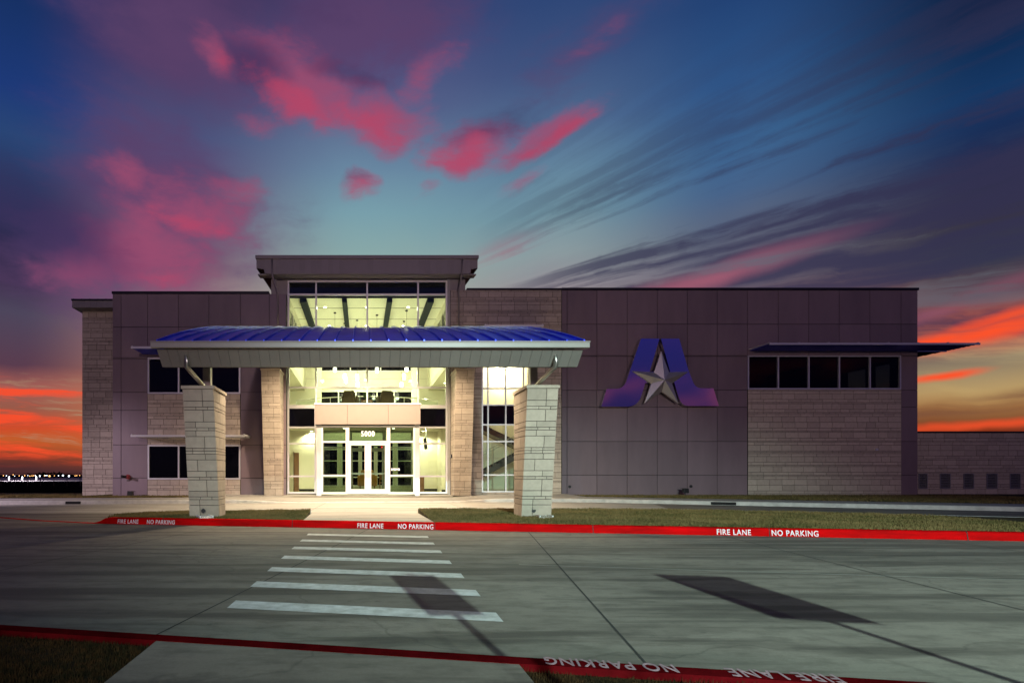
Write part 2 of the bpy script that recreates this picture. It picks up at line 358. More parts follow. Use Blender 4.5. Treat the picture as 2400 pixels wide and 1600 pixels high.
# ------------------------------------------------------------------ builders
ORG = {}
def X(x, d): return (x - PX) * d / F
def Z(y, d): return EYE + (PY - y) * d / F
class G:
    def __init__(s): s.v = []; s.f = []
    def add(s, vs, fs):
        o = len(s.v); s.v += [tuple(p) for p in vs]; s.f += [tuple(i + o for i in f) for f in fs]; return s
    def box(s, x0, x1, y0, y1, z0, z1):
        return s.hexa([(x0, y0, z0), (x1, y0, z0), (x1, y1, z0), (x0, y1, z0), (x0, y0, z1), (x1, y0, z1), (x1, y1, z1), (x0, y1, z1)])
    def hexa(s, p):
        return s.add(p, [(0, 3, 2, 1), (4, 5, 6, 7), (0, 1, 5, 4), (1, 2, 6, 5), (2, 3, 7, 6), (3, 0, 4, 7)])
    def stone(s, x0, x1, y0, y1, z0, z1, c=.006):
        """block whose -Y face has eased edges"""
        p = [(x0, y1, z0), (x1, y1, z0), (x1, y1, z1), (x0, y1, z1), (x0, y0 + c, z0), (x1, y0 + c, z0), (x1, y0 + c, z1), (x0, y0 + c, z1),
             (x0 + c, y0, z0 + c), (x1 - c, y0, z0 + c), (x1 - c, y0, z1 - c), (x0 + c, y0, z1 - c)]
        return s.add(p, [(8, 9, 10, 11), (4, 5, 9, 8), (5, 6, 10, 9), (6, 7, 11, 10), (7, 4, 8, 11), (0, 1, 5, 4), (1, 2, 6, 5), (2, 3, 7, 6), (3, 0, 4, 7), (1, 0, 3, 2)])
    def tube(s, pts, r, n=10, cap=True):
        pts = [Vector(p) for p in pts]; rings = []
        for i, p in enumerate(pts):
            t = (pts[min(i + 1, len(pts) - 1)] - pts[max(i - 1, 0)]).normalized()
            a = t.cross(Vector((0, 0, 1)));
            if a.length < .05: a = t.cross(Vector((1, 0, 0)))
            a.normalize(); b = t.cross(a).normalized()
            rad = r[i] if isinstance(r, (list, tuple)) else r
            rings.append([p + a * math.cos(k * 2 * math.pi / n) * rad + b * math.sin(k * 2 * math.pi / n) * rad for k in range(n)])
        vs = [q for rg in rings for q in rg]; fs = []
        for i in range(len(pts) - 1):
            for k in range(n):
                fs.append((i * n + k, i * n + (k + 1) % n, (i + 1) * n + (k + 1) % n, (i + 1) * n + k))
        if cap: fs += [tuple(range(n))[::-1], tuple(range((len(pts) - 1) * n, len(pts) * n))]
        return s.add(vs, fs)
    def prism_y(s, poly, y0, y1):
        n = len(poly)
        vs = [(x, y0, z) for x, z in poly] + [(x, y1, z) for x, z in poly]
        return s.add(vs, [tuple(range(n)), tuple(range(2 * n - 1, n - 1, -1))] + [(i, n + i, n + (i + 1) % n, (i + 1) % n) for i in range(n)])
    def prism_z(s, poly, z0, z1):
        n = len(poly)
        vs = [(x, y, z0) for x, y in poly] + [(x, y, z1) for x, y in poly]
        return s.add(vs, [tuple(range(n))[::-1], tuple(range(n, 2 * n))] + [(i, (i + 1) % n, n + (i + 1) % n, n + i) for i in range(n)])
    def loft(s, rings, closed=True, cap=True):
        n = len(rings[0]); vs = [q for r in rings for q in r]; fs = []
        for i in range(len(rings) - 1):
            for k in range(n if closed else n - 1):
                fs.append((i * n + k, i * n + (k + 1) % n, (i + 1) * n + (k + 1) % n, (i + 1) * n + k))
        if cap: fs += [tuple(range(n))[::-1], tuple(range((len(rings) - 1) * n, len(rings) * n))]
        return s.add(vs, fs)
    def build(s, name, m, parent=None, smooth=False, org=None, bevel=0.0):
        me = bpy.data.meshes.new(name)
        a = np.array(s.v, dtype=float)
        c = np.array(org, dtype=float) if org is not None else np.array([(a[:, 0].min() + a[:, 0].max()) / 2, (a[:, 1].min() + a[:, 1].max()) / 2, a[:, 2].min()])
        me.from_pydata([tuple(q) for q in (a - c)], [], s.f); me.update()
        me.materials.append(MATS[m])
        if smooth: me.polygons.foreach_set('use_smooth', [True] * len(me.polygons))
        o = bpy.data.objects.new(name, me); COL.objects.link(o)
        po = np.array(ORG[parent.name]) if parent else np.zeros(3)
        o.parent = parent; o.location = tuple(c - po); ORG[o.name] = tuple(c)
        if bevel:
            b = o.modifiers.new('ease', 'BEVEL'); b.width = bevel; b.segments = 2; b.limit_method = 'ANGLE'
        return o
def tag(o, label=None, cat=None, group=None, kind=None):
    if label: o['label'] = label
    if cat: o['category'] = cat
    if group: o['group'] = group
    if kind: o['kind'] = kind
    return o
def thing(name, label, cat, loc, group=None):
    o = bpy.data.objects.new(name, None); o.empty_display_size = .3; COL.objects.link(o); o.location = loc; ORG[o.name] = tuple(loc)
    return tag(o, label, cat, group)
def lamp(name, kind, loc, parent, power, color=(1, 1, 1), size=.1, aim=None, angle=120, blend=.6):
    d = bpy.data.lights.new(name, kind); d.energy = power; d.color = color
    if kind == 'AREA': d.shape = 'DISK'; d.size = size
    else: d.shadow_soft_size = size
    if kind == 'SPOT': d.spot_size = R(angle); d.spot_blend = blend
    o = bpy.data.objects.new(name, d); COL.objects.link(o); o.parent = parent
    o.location = Vector(loc) - Vector(ORG[parent.name])
    if aim is not None: o.rotation_euler = (Vector(aim) - Vector(loc)).to_track_quat('-Z', 'Y').to_euler()
    return o
def text_mesh(name, body, height, m, parent, loc, rot, xs=1.0, align='LEFT', shear=0.0):
    cu_ = bpy.data.curves.new(name, 'FONT'); cu_.body = body; cu_.size = height / .69; cu_.align_x = align; cu_.extrude = .0008; cu_.shear = shear; cu_.space_character = 1.12; cu_.offset = .0018
    tmp = bpy.data.objects.new(name, cu_); COL.objects.link(tmp)
    dg = bpy.context.evaluated_depsgraph_get(); dg.update()
    me = bpy.data.meshes.new_from_object(tmp.evaluated_get(dg)); bpy.data.objects.remove(tmp)
    me.name = name; me.materials.clear(); me.materials.append(MATS[m])
    o = bpy.data.objects.new(name, me); COL.objects.link(o); o.parent = parent
    o.location = Vector(loc) - Vector(ORG[parent.name]); o.rotation_euler = rot; o.scale = (xs, 1, 1); ORG[o.name] = tuple(loc)
    return o

# ================================================================== THE SETTING
def sheet(name, poly, z, m, **kw):
    g = G(); n = len(poly); g.add([(x, y, z) for x, y in poly], [tuple(range(n))])
    o = g.build(name, m); tag(o, kind='structure'); return o
sheet('ground', [(-4000, -3000), (4000, -3000), (4000, 6000), (-4000, 6000)], -.06, 'field')
yF = lambda x: 11.85 - .196 * x          # face of the island kerb
yN = lambda x: 3.28 - .2 * x             # face of the near kerb
CX = [-60, -30, -14, -10, -6.3, -3, 0, 4, 8.4, 10, 11.5, 14.3, 20.7, 30, 45]
CY = [19, 20.2, 21.2, 21.7, 22.3, 22.7, 23.0, 23.3, 23.3, 22.9, 22.1, 20.6, 17.4, 12.6, 4.8]
yC = lambda x: float(np.interp(x, CX, CY))
road = sheet('road', [(-60, -45), (60, -45), (60, 26), (-60, 26)], 0.0, 'concrete')
# saw-cut joints of the slab
def strip(g, p, q, w, z):
    p, q = Vector(p), Vector(q); n = Vector((-(q - p).y, (q - p).x)).normalized() * w / 2
    g.add([(*(p + n), z), (*(p - n), z), (*(q - n), z), (*(q + n), z)], [(0, 1, 2, 3)])
for x0 in (-17.2, -13.9, -10.4, -7.1, -.72 - 3.3, -.72, 2.48, 5.95, 9.3, 12.6, 15.9):
    g = G(); strip(g, (x0 - 4.2 * .2, yN(x0 - .8) + .02), (x0 + 4.3 * .2, yF(x0 + .8) - .02 if x0 > -6.5 else 21.2), .016, .003); g.build('saw_joint', 'joint', road)
g = G(); strip(g, (-12, 7.5 + 2.4), (2, 7.5 - .4), .016, .003); g.build('saw_joint', 'joint', road)
g = G(); strip(g, (2, 7.5 - .4), (25, 7.5 - 5), .018, .003); g.build('saw_joint', 'joint_pale', road)
# crosswalk stripes
for i, d in enumerate((10.83, 9.85, 8.87, 7.88, 6.90, 5.98, 5.07)):
    xl = -1.16 + (d - 5.07) * .018; xr = xl + 2.27
    yl = d; yr = d - .2 * 2.25
    w = .285
    g = G().add([(xl, yl, .004), (xl - .01, yl - w, .004), (xr - .01, yr - w, .004), (xr, yr, .004)], [(0, 1, 2, 3)])
    g.build('crosswalk_stripe', 'white_paint', road)
# painted fire-lane line running on where the kerb stops
pts = [(-14, 17.6), (-11.6, 16.0), (-9.9, 15.0), (-8.1, 13.9), (-6.9, 13.38), (-6.0, 13.06)]
g = G()
for a, b in zip(pts[:-1], pts[1:]): strip(g, a, b, .16, .004)
g.build('fire_lane_line', 'red_paint', road)

def kerb_run(name, pts, zt, m, inward, wid=.17, batter=.025, parent=None):
    """a kerb along pts = [(x, y)], face at pts, body on the inward side; zt may be a list"""
    g = G(); n = len(pts); rings = []
    for i, (x, y) in enumerate(pts):
        a = Vector(pts[max(i - 1, 0)]); b = Vector(pts[min(i + 1, n - 1)]); t = (b - a).normalized(); nn = Vector((-t.y, t.x)) * inward
        z = zt[i] if isinstance(zt, (list, tuple)) else zt; r = .025
        p = Vector((x, y))
        prof = [(0, -.04), (batter * .8, z - r), (batter + r * .5, z - r * .25), (batter + r * 1.4, z), (wid, z), (wid, -.04)]
        rings.append([(*(p + nn * o), max(h, -.04)) for o, h in prof])
    g.loft(rings)
    o = g.build(name, m, parent)
    if not parent: tag(o, kind='structure')
    return o
# island between fire lane and entrance drive
red = kerb_run('red_kerb', [(x, yF(x)) for x in np.arange(-5.95, 46, 1.0)], .15, 'red_paint', 1)
kerb_run('kerb_end', [(-6.42, 13.13), (-6.25, 13.09), (-6.1, 13.06), (-5.955, yF(-5.955))], [.005, .05, .125, .15], 'red_paint', 1)
for x in np.arange(-4.6, 30, 3.05):
    G().hexa([(x, yF(x) - .002, 0), (x + .012, yF(x + .012) - .002, 0), (x + .012, yF(x) + .17, 0), (x, yF(x) + .17, 0), (x, yF(x) + .022, .1515), (x + .012, yF(x + .012) + .022, .1515), (x + .012, yF(x) + .17, .1515), (x, yF(x) + .17, .1515)]).build('kerb_joint', 'joint', red)
L_back = [(-1.52, 16.2), (-3.0, 15.9), (-4.9, 15.5), (-5.7, 15.3), (-6.15, 14.9), (-6.32, 14.3), (-6.2, 13.5), (-5.95, 13.2)]
left_poly = [(-5.95, yF(-5.95) + .16), (-1.32, yF(-1.32) + .16)] + L_back[:-1]
R_back = [(30, 6.9), (26, 7.9), (22, 9.8), (15.7, 13.2), (11.8, 15.2), (9.5, 16.1), (7.4, 16.5), (4.0, 16.6), (1.66, 16.6)]
right_poly = [(1.52, yF(1.52) + .16), (30, yF(30) + .16)] + R_back
def lawn(name, poly, z0, z1, m='turf_soil'):
    g = G().prism_z(poly, z0, z1); o = g.build(name, m); tag(o, kind='structure'); return o
lawn('island_lawn', left_poly, -.04, .125)
lawn('island_lawn', right_poly, -.04, .135)
kerb_run('island_back_kerb', R_back[::-1], .14, 'kerb', 1, .12)
kerb_run('island_back_kerb', L_back, .13, 'kerb', 1, .10)
# walk through the island, ramping down to the drive
g = G(); ys = [0, 1]
g.add([(-1.32, yF(-1.32) + .168, .146), (1.52, yF(1.52) + .168, .146), (1.66, 16.75, .006), (-1.52, 16.6, .006)], [(0, 1, 2, 3)])
tag(g.build('island_path', 'walk_concrete'), kind='structure')
g = G().add([(-14, 16.55, .003), (-1.5, 16.62, .003), (1.6, 16.72, .003), (9.6, 16.72, .003), (11.5, 22.0, .003), (8.4, 23.3, .003), (4, 23.3, .003), (0, 23, .003), (-3, 22.7, .003), (-6.3, 22.3, .003), (-10, 21.7, .003), (-14, 21.2, .003)], [tuple(range(12))])
tag(g.build('entrance_drive', 'walk_concrete'), kind='structure')
for x0, x1 in ((-1.7, -1.5), (-6.2, -6.1), (3.4, 3.5), (8.2, 8.4)):
    g = G(); strip(g, (x0, 16.9), (x1, yC(x1) - .05), .014, .006); g.build('saw_joint', 'joint', bpy.data.objects['entrance_drive'])
# building side: kerb, walk, lawn
xs = [float(x) for x in np.arange(-60, 45.1, .5)]
def zk(x):
    t = min(1, max(0, (abs(x - .3) - 3.2) / 2.6)); return .035 + .115 * t * t * (3 - 2 * t)
kerb_run('building_kerb', [(x, yC(x)) for x in xs], [zk(x) for x in xs], 'kerb', 1, .16)
g = G(); rows = []
for x in xs:
    c = yC(x) + .15; w = 1.75 if x < -6.5 or x > 9.6 else 0
    t = min(1, max(0, (-5.5 - x) / 1.6)) if x < 0 else min(1, max(0, (x - 9.2) / .8))
    ye = (1 - t) * 27.0 + t * (c + 1.75)
    rows.append([(x, c, zk(x) - .004), (x, c + (ye - c) * .35, zk(x) - .004 + .4 * (.255 - zk(x)) * (1 - t) + .01), (x, ye, (.255 if t < 1 else zk(x) + .02))])
for r in rows: pass
g.loft(rows, closed=False, cap=False)
tag(g.build('sidewalk', 'walk_concrete'), kind='structure')
g = G(); rows = []
for x in xs:
    c = yC(x) + 1.6; e = 34.0 if x < -13 else 29.5
    rows.append([(x, c, .10), (x, 25.0, .17 if x > -13.5 else .13), (x, e, .17 if x > -13 else .02)])
g.loft(rows, closed=False, cap=False)
tag(g.build('building_lawn', 'turf_soil'), kind='structure')
# kerb inlets
for px0, px1, y_ in ((143, 177, 21.2), (1680, 1724, 20.8)):
    xa, xb = X(px0, y_), X(px1, y_)
    xm = (xa + xb) / 2; yy = yC(xm) - .02; sl = (yC(xb) - yC(xa))
    g = G().hexa([(xa, yC(xa) - .012, .012), (xb, yC(xb) - .012, .012), (xb, yC(xb) + .1, .012), (xa, yC(xa) + .1, .012), (xa, yC(xa) + .004, .12), (xb, yC(xb) + .004, .12), (xb, yC(xb) + .1, .12), (xa, yC(xa) + .1, .12)])
    g.build('kerb_inlet', 'void', bpy.data.objects['building_kerb'])
# near side: kerb, walk and verge the camera stands on
nk = kerb_run('near_kerb', [(x, yN(x)) for x in np.arange(-30, 31, 1.0)], .15, 'red_paint_shaded', -1)
def near_poly(x0, x1): return [(x0, yN(x0) - .168), (x0, -4.0 - .2 * x0), (x1, -4.0 - .2 * x1), (x1, yN(x1) - .168)]
g = G(); g.prism_z(near_poly(-1.25, .83), -.04, .146); tag(g.build('near_path', 'concrete'), kind='structure')
lawn('near_verge', near_poly(-30, -1.25), -.04, .11, 'turf_shaded')
lawn('near_verge', near_poly(.83, 30), -.04, .11, 'turf_shaded')
# stencilled wording
ang = math.atan(-.196)
bat = math.atan(.02 / .125)
for px0, body, hgt, d0 in ((275, 'FIRE LANE', .108, 12.98), (344, 'NO PARKING', .108, 12.98), (836.7, 'FIRE LANE', .114, 11.85), (932, 'NO PARKING', .114, 11.70), (1679.6, 'FIRE LANE', .118, 10.55), (1808.7, 'NO PARKING', .118, 10.4)):
    x = X(px0, d0); d1 = yF(x); x = X(px0, d1); d1 = yF(x)
    text_mesh('stencil_lettering', body, hgt * .86, 'letter_paint', red, (x, d1 - .001, .018), (R(90) - bat, 0, ang), .80)
for px0, body in ((1582, 'NO PARKING'), (1960, 'FIRE LANE')):
    d1 = 2.9; x = X(px0, d1)
    for _ in range(4): d1 = yN(x) - .05; x = X(px0, d1)
    text_mesh('stencil_lettering', body, .115, 'dull_letter', nk, (x, yN(x) - .035, .1515), (0, 0, math.atan(-.2) + math.pi), .60)

# turf blades
def blades(name, label, polys, dens, h, seed, zb=.12, wid=.006, lean=.6, m='turf'):
    rng = np.random.default_rng(seed); P = []
    for poly in polys:
        a = np.array(poly); lo, hi = a.min(0), a.max(0); n = int((hi[0] - lo[0]) * (hi[1] - lo[1]) * dens)
        p = lo + rng.random((n, 2)) * (hi - lo)
        ins = np.zeros(n, bool); j = len(a) - 1
        for i in range(len(a)):
            xi, yi = a[i]; xj, yj = a[j]
            c = ((yi > p[:, 1]) != (yj > p[:, 1])) & (p[:, 0] < (xj - xi) * (p[:, 1] - yi) / (yj - yi + 1e-12) + xi); ins ^= c; j = i
        P.append(p[ins])
    p = np.vstack(P); n = len(p)
    clump = .5 + .5 * np.sin(p[:, 0] * 5.1 + 2 * np.sin(p[:, 1] * 3.7)) * np.sin(p[:, 1] * 6.3 + p[:, 0] * 1.7)
    hh = h * (.45 + .75 * rng.random(n)) * (.6 + .6 * clump)
    th = rng.random(n) * 2 * np.pi; le = lean * hh * rng.random(n); ph = rng.random(n) * 2 * np.pi
    v = np.zeros((n, 3, 3))
    zz = np.full(n, zb)
    v[:, 0, :2] = p + np.c_[np.cos(th), np.sin(th)] * wid; v[:, 1, :2] = p - np.c_[np.cos(th), np.sin(th)] * wid; v[:, 2, :2] = p + np.c_[np.cos(ph), np.sin(ph)] * le[:, None]
    v[:, 0, 2] = zz - .01; v[:, 1, 2] = zz - .01; v[:, 2, 2] = zz + hh
    me = bpy.data.meshes.new(name); me.vertices.add(3 * n); me.loops.add(3 * n); me.polygons.add(n)
    me.vertices.foreach_set('co', v.ravel()); me.loops.foreach_set('vertex_index', np.arange(3 * n)); me.polygons.foreach_set('loop_start', np.arange(n) * 3)
    me.update(calc_edges=True); me.materials.append(MATS[m])
    o = bpy.data.objects.new(name, me); COL.objects.link(o); ORG[o.name] = (0, 0, 0)
    return tag(o, label, 'grass', kind='stuff')
blades('grass', 'clipped winter grass on the short island between drive and red kerb', [left_poly], 2600, .055, 1, .12, .008)
blades('grass', 'clipped straw-coloured grass on the long island behind the red kerb', [[(1.52, yF(1.52) + .16), (14, yF(14) + .16), (14, 14.0), (11.8, 15.1), (9.5, 16.0), (7.4, 16.4), (1.66, 16.5)]], 1700, .06, 2, .13, .009)
blades('grass', 'dark brown grass verge, coloured as in shade, on the camera side of the near kerb', [[(-3.4, yN(-3.4) - .18), (-3.4, 1.9), (-1.26, 1.9), (-1.26, yN(-1.26) - .18)]], 14000, .035, 3, .105, .0035, m='turf_shaded')
blades('grass', 'dark grass verge, coloured as in shade, below the upside-down wording on the near kerb', [[(.84, yN(.84) - .18), (.84, 1.8), (4.2, 1.5), (4.2, yN(4.2) - .18)]], 7000, .035, 4, .105, .0035, m='turf_shaded')
blades('grass', 'grass strip along the foot of the office building', [[(-24, 24.4), (-24, 27.5), (-13.9, 27.5), (-13.9, 24)], [(-13.9, 23.9), (-13.9, 25.7), (-6.3, 25.7), (-6.8, 24.4)], [(9.9, 25), (9.9, 26.4), (29, 26.4), (29, 16), (22, 19)]], 420, .08, 5, .16, .012)

# far airfield: lit apron, low perimeter fence, lamps on the horizon
sheet('apron', [(-420, 98), (-20, 98), (-60, 230), (-420, 230)], -.02, 'apron')
t = thing('perimeter_fence', 'low chain fence with thin posts and top rail across the dark field', 'fence', (-40, 60, 0))
for i in range(26):
    x = -52 + i * 1.43
    G().tube([(x, 60, -.06), (x, 60, 1.36)], .028, 6).build('post', 'black_plastic', t)
G().tube([(-52, 60, 1.33), (-16, 60, 1.33)], .02, 6).build('rail', 'black_plastic', t)
G().tube([(-52, 60, .75), (-16, 60, .75)], .008, 5).build('rail', 'black_plastic', t)
for px0 in (21, 52, 85):
    d = 108; x = X(px0, d)
    t = thing('apron_lamp', 'white glowing lamp post standing on the far lit apron', 'lamp', (x, d, 0), 'white lamp posts on the apron')
    G().tube([(x, d, -.05), (x, d, .25)], .14, 8).build('post', 'alum', t)
    G().tube([(x, d, .25), (x, d, .72), (x, d, .8)], [.11, .11, .07], 10).build('lamp_head', 'lamp_star', t)
    lamp('apron_light', 'POINT', (x, d - 1.0, 3.2), t, 1500, (.95, .85, 1), .3)
rng = random.Random(3)
tl = [(31, 1112, 'a'), (45, 1117, 'a'), (58, 1118, 'a'), (65, 1118.5, 'w'), (70, 1117, 'a'), (75, 1117, 'a'), (79, 1116.5, 'a'), (83, 1118, 'w'), (94, 1116.5, 'w'), (93, 1121, 'b'), (104, 1117, 'a'), (106, 1116.5, 'w'), (116, 1121.5, 'a'),
      (127, 1116, 'a'), (137, 1119.5, 'b'), (147.5, 1116, 'w'), (161.5, 1116, 'w'), (176, 1115.5, 'a'), (180, 1116, 'a'), (187, 1116, 'a'), (34, 1122, 'b'), (15, 1123, 'w'), (8, 1116, 'a'), (110, 1116, 'b')]
for i, (px0, py, k) in enumerate(tl):
    d = 240 + 60 * (i % 4); x = X(px0, d); z = max(Z(py, d), .6)
    big = (px0 in (147.5, 161.5, 116, 94))
    r = d * (1.7 if big else .85) / F
    nm = {'a': ('amber', 'lamp_amber'), 'w': ('white', 'lamp_star'), 'b': ('blue-white', 'lamp_star')}[k]
    t = thing('town_lamp', 'tiny %s lamp on a pole far beyond the apron' % nm[0], 'lamp', (x, d, 0), '%s lamps far beyond the apron' % nm[0])
    G().tube([(x, d, -.05), (x, d, z + r)], .06, 5).build('pole', 'black_plastic', t)
    G().tube([(x, d, z - r), (x, d, z - r * .6), (x, d, z + r * .6), (x, d, z + r)], [r * .5, r, r, r * .5], 8).build('lamp_head', nm[1], t)
for i in range(16):
    x = -330 + i * 22 + rng.uniform(-4, 4); d = 460 + rng.uniform(-30, 30); h = rng.uniform(1.6, 3.2); w = rng.uniform(10, 22)
    if i % 3 == 0:
        t = thing('far_hangar', 'low dark hangar with a shallow gable on the horizon', 'hangar', (x, d, 0), 'hangars on the horizon')
        G().prism_y([(x - w / 2, -.05), (x + w / 2, -.05), (x + w / 2, h * .7), (x, h), (x - w / 2, h * .7)], d, d + 20).build('hall', 'field', t)
    else:
        g = G(); n = 40
        for k in range(n):
            cx, cz, s = x + rng.uniform(-w / 2, w / 2), rng.uniform(.2, h), rng.uniform(.5, 1.3); a = rng.uniform(0, 6)
            g.add([(cx - s, d + rng.uniform(-3, 3), cz - s * .6), (cx + s, d + rng.uniform(-3, 3), cz - s * .4), (cx + s * math.cos(a), d, cz + s)], [(0, 1, 2)])
        t = thing('far_tree', 'dark bushy tree in the row along the horizon', 'tree', (x, d, 0), 'trees on the horizon')
        g.build('crown', 'field', t); G().tube([(x, d, -.05), (x, d, h * .5)], .3, 6).build('trunk', 'field', t)

# ================================================================== THE OFFICE BUILDING
DL, DS, DC, DR, DV, DA, DB = 25.8, 26.0, 26.3, 26.6, 25.6, 28.0, 28.0
FL = .26                                                    # finished floor
B = thing('office_building', 'two-storey taupe-panelled and limestone office building with a glowing glass lobby', 'building', (0, 26, 0))
PAT = 'LMSLMSMLSSMLMSLMSML'
HT = {'L': .272, 'M': .137, 'S': .069}
def minus(x0, x1, z0, z1, holes):
    """rectangles that tile (x0..x1, z0..z1) less the holes"""
    zs = sorted({z0, z1} | {min(max(h[i], z0), z1) for h in holes for i in (2, 3)}); out = []
    for a, b in zip(zs[:-1], zs[1:]):
        cuts = sorted((max(h[0], x0), min(h[1], x1)) for h in holes if h[2] < (a + b) / 2 < h[3] and h[1] > x0 and h[0] < x1); p = x0
        for c, d in cuts:
            if c > p + 1e-4: out.append((p, c, a, b))
            p = max(p, d)
        if p < x1 - 1e-4: out.append((p, x1, a, b))
    return out
def stone_wall(x0, x1, z0, z1, y, holes=(), seed=0, thick=.25, name='stone_wall', join_small=False, length=.60):
    rng = random.Random(seed)
    g = G()
    for a, b, c, d in minus(x0, x1, z0, z1, holes): g.box(a, b, y + .014, y + thick, c, d)
    w = g.build(name, 'mortar', B)
    zs = sorted({z0, z1} | {h[i] for h in holes for i in (2, 3) if z0 < h[i] < z1})
    small = G(); k = seed % 19; gap = .014
    for seg0, seg1 in zip(zs[::-1][1:], zs[::-1][:-1]):
        z = seg1
        while z - seg0 > .03:
            t = PAT[k % 19]; k += 1
            h = min(HT[t], z - seg0)
            if z - h - seg0 < .05: h = z - seg0
            off = rng.choice((0, .5, .25, .75)) * length
            for a, b, _, _ in minus(x0, x1, z - h, z, [q for q in holes if q[2] < z - h / 2 < q[3]]):
                p = a; first = True
                while p < b - .005:
                    L_ = length * (rng.choice((1, 1, 1, .72)) if t != 'S' else rng.choice((.5, .75, 1)))
                    if first: L_ = max(.12, off or L_); first = False
                    q = p + L_
                    if b - q < .12: q = b
                    gg = small if (join_small and t == 'S') else G()
                    dy = rng.uniform(-.002, .002)
                    gg.stone(p + gap / 2, q - gap / 2, y + dy, y + .09, z - h + gap / 2, z - gap / 2, .005)
                    if gg is not small: gg.build('stone', 'stone', w)
                    p = q
            z -= h
    if small.v: tag(small.build('stone_course', 'stone', w), kind='stuff')
    return w
def panel_wall(xs_, zs_, y, holes=(), thick=.3, name='panel_wall', m='panel'):
    """xs_/zs_ are the joint lines; each panel is a piece of its own in front of a dark backing"""
    g = G()
    for a, b, c, d in minus(xs_[0], xs_[-1], zs_[0], zs_[-1], holes): g.box(a + .004, b - .004, y + .03, y + thick, c, d)
    w = g.build(name, 'panel_gap', B); gap = .022
    for a, b in zip(xs_[:-1], xs_[1:]):
        for c, d in zip(zs_[:-1], zs_[1:]):
            for p in minus(a, b, c, d, holes):
                x0, x1, z0, z1 = p
                if x1 - x0 < .03 or z1 - z0 < .03: continue
                G().stone(x0 + gap / 2, x1 - gap / 2, y, y + .028, z0 + gap / 2, z1 - gap / 2, .003).build('panel', m, w)
    return w
def window(x0, x1, z0, z1, y, cols, rows=(), m='black_glass', frame='alum', w=.06, depth=.12, name='window', pane_m=None):
    """perimeter frame > mullion, pane; cols/rows are the inner bar positions"""
    g = G(); g.box(x0, x1, y, y + depth, z1 - w, z1).box(x0, x1, y, y + depth, z0, z0 + w).box(x0, x0 + w, y, y + depth, z0 + w, z1 - w).box(x1 - w, x1, y, y + depth, z0 + w, z1 - w)
    fr = g.build(name, frame, B)
    for c in cols: G().box(c - w / 2, c + w / 2, y + .004, y + depth - .004, z0 + w, z1 - w).build('mullion', frame, fr)
    cx = [x0 + w / 2] + list(cols) + [x1 - w / 2]; rz = [z0 + w / 2] + list(rows) + [z1 - w / 2]
    for r in rows:
        for a, b in zip(cx[:-1], cx[1:]): G().box(a + w / 2, b - w / 2, y + .006, y + depth - .006, r - w / 2, r + w / 2).build('mullion', frame, fr)
    for i, (a, b) in enumerate(zip(cx[:-1], cx[1:])):
        for j, (c, d) in enumerate(zip(rz[:-1], rz[1:])):
            mm = pane_m(i, j) if pane_m else m
            if mm: G().box(a + w / 2 - .004, b - w / 2 + .004, y + depth * .5, y + depth * .5 + .012, c + w / 2 - .004, d - w / 2 + .004).build('pane', mm, fr)
    return fr
def coping(x0, x1, y, z, d=.35, h=.11, name='coping'):
    G().box(x0, x1, y - .04, y + d, z, z + h).build(name, 'coping', B)
def sunshade(x0, x1, yw, proj, z, n=6, blade='awning', wrap=None):
    """flat projecting shade: front tube, outriggers, blades"""
    g = G().box(x0, x1, yw - proj, yw - proj + .05, z - .03, z + .06)
    s = g.build('sunshade', 'alum', B)
    for i in range(n):
        y0 = yw - proj + .07 + i * (proj - .12) / n; y1 = y0 + (proj - .12) / n - .012
        G().hexa([(x0 + .02, y0, z + .02), (x1 - .02, y0, z + .02), (x1 - .02, y1, z - .005), (x0 + .02, y1, z - .005), (x0 + .02, y0, z + .032), (x1 - .02, y0, z + .032), (x1 - .02, y1, z + .007), (x0 + .02, y1, z + .007)]).build('blade', blade, s)
    k = max(2, int(round((x1 - x0) / 1.4)))
    for i in range(k + 1):
        x = x0 + .03 + (x1 - x0 - .06) * i / k
        G().box(x - .02, x + .02, yw - proj + .05, yw + .01, z + .034, z + .10).build('outrigger', 'alum', s)
    return s
# ---- left wing
lx = [X(v, DL) for v in (263.5, 283.8, 345.9, 418, 489.6, 563.5, 631, 671)]
lz = [Z(v, DL) for v in (1172, 1119.6, 1042, 961, 918.8, 841, 766.4, 688.5)]
wx0, wx1 = X(346, DL), X(563.7, DL)
hole = (wx0, wx1, Z(1175, DL), Z(838, DL))
panel_wall(lx, lz, DL, [hole])
G().box(lx[0] + .01, -5.62, DL + .32, 44, 0, lz[-1] - .05).build('wing_core', 'panel_gap', B)
coping(lx[0] - .02, -4.36, DL, lz[-1])
for y0, y1 in ((838, 922.5), (1042, 1123)):
    window(wx0 + .004, wx1 - .004, Z(y1, DL), Z(y0, DL), DL - .02, [X(v, DL) for v in (418.7, 491.2)], depth=.14, w=.07)
stone_wall(wx0 + .004, wx1 - .004, Z(1041.5, DL), Z(923, DL), DL - .03, seed=3, name='stone_band')
stone_wall(wx0 + .004, wx1 - .004, Z(1175, DL), Z(1123.5, DL), DL - .03, seed=11, name='stone_band')
sunshade(-10.2, -5.2, DL, 1.4, 6.73)
sunshade(-10.2, -5.2, DL - .03, 1.4, 2.84, blade='alum')
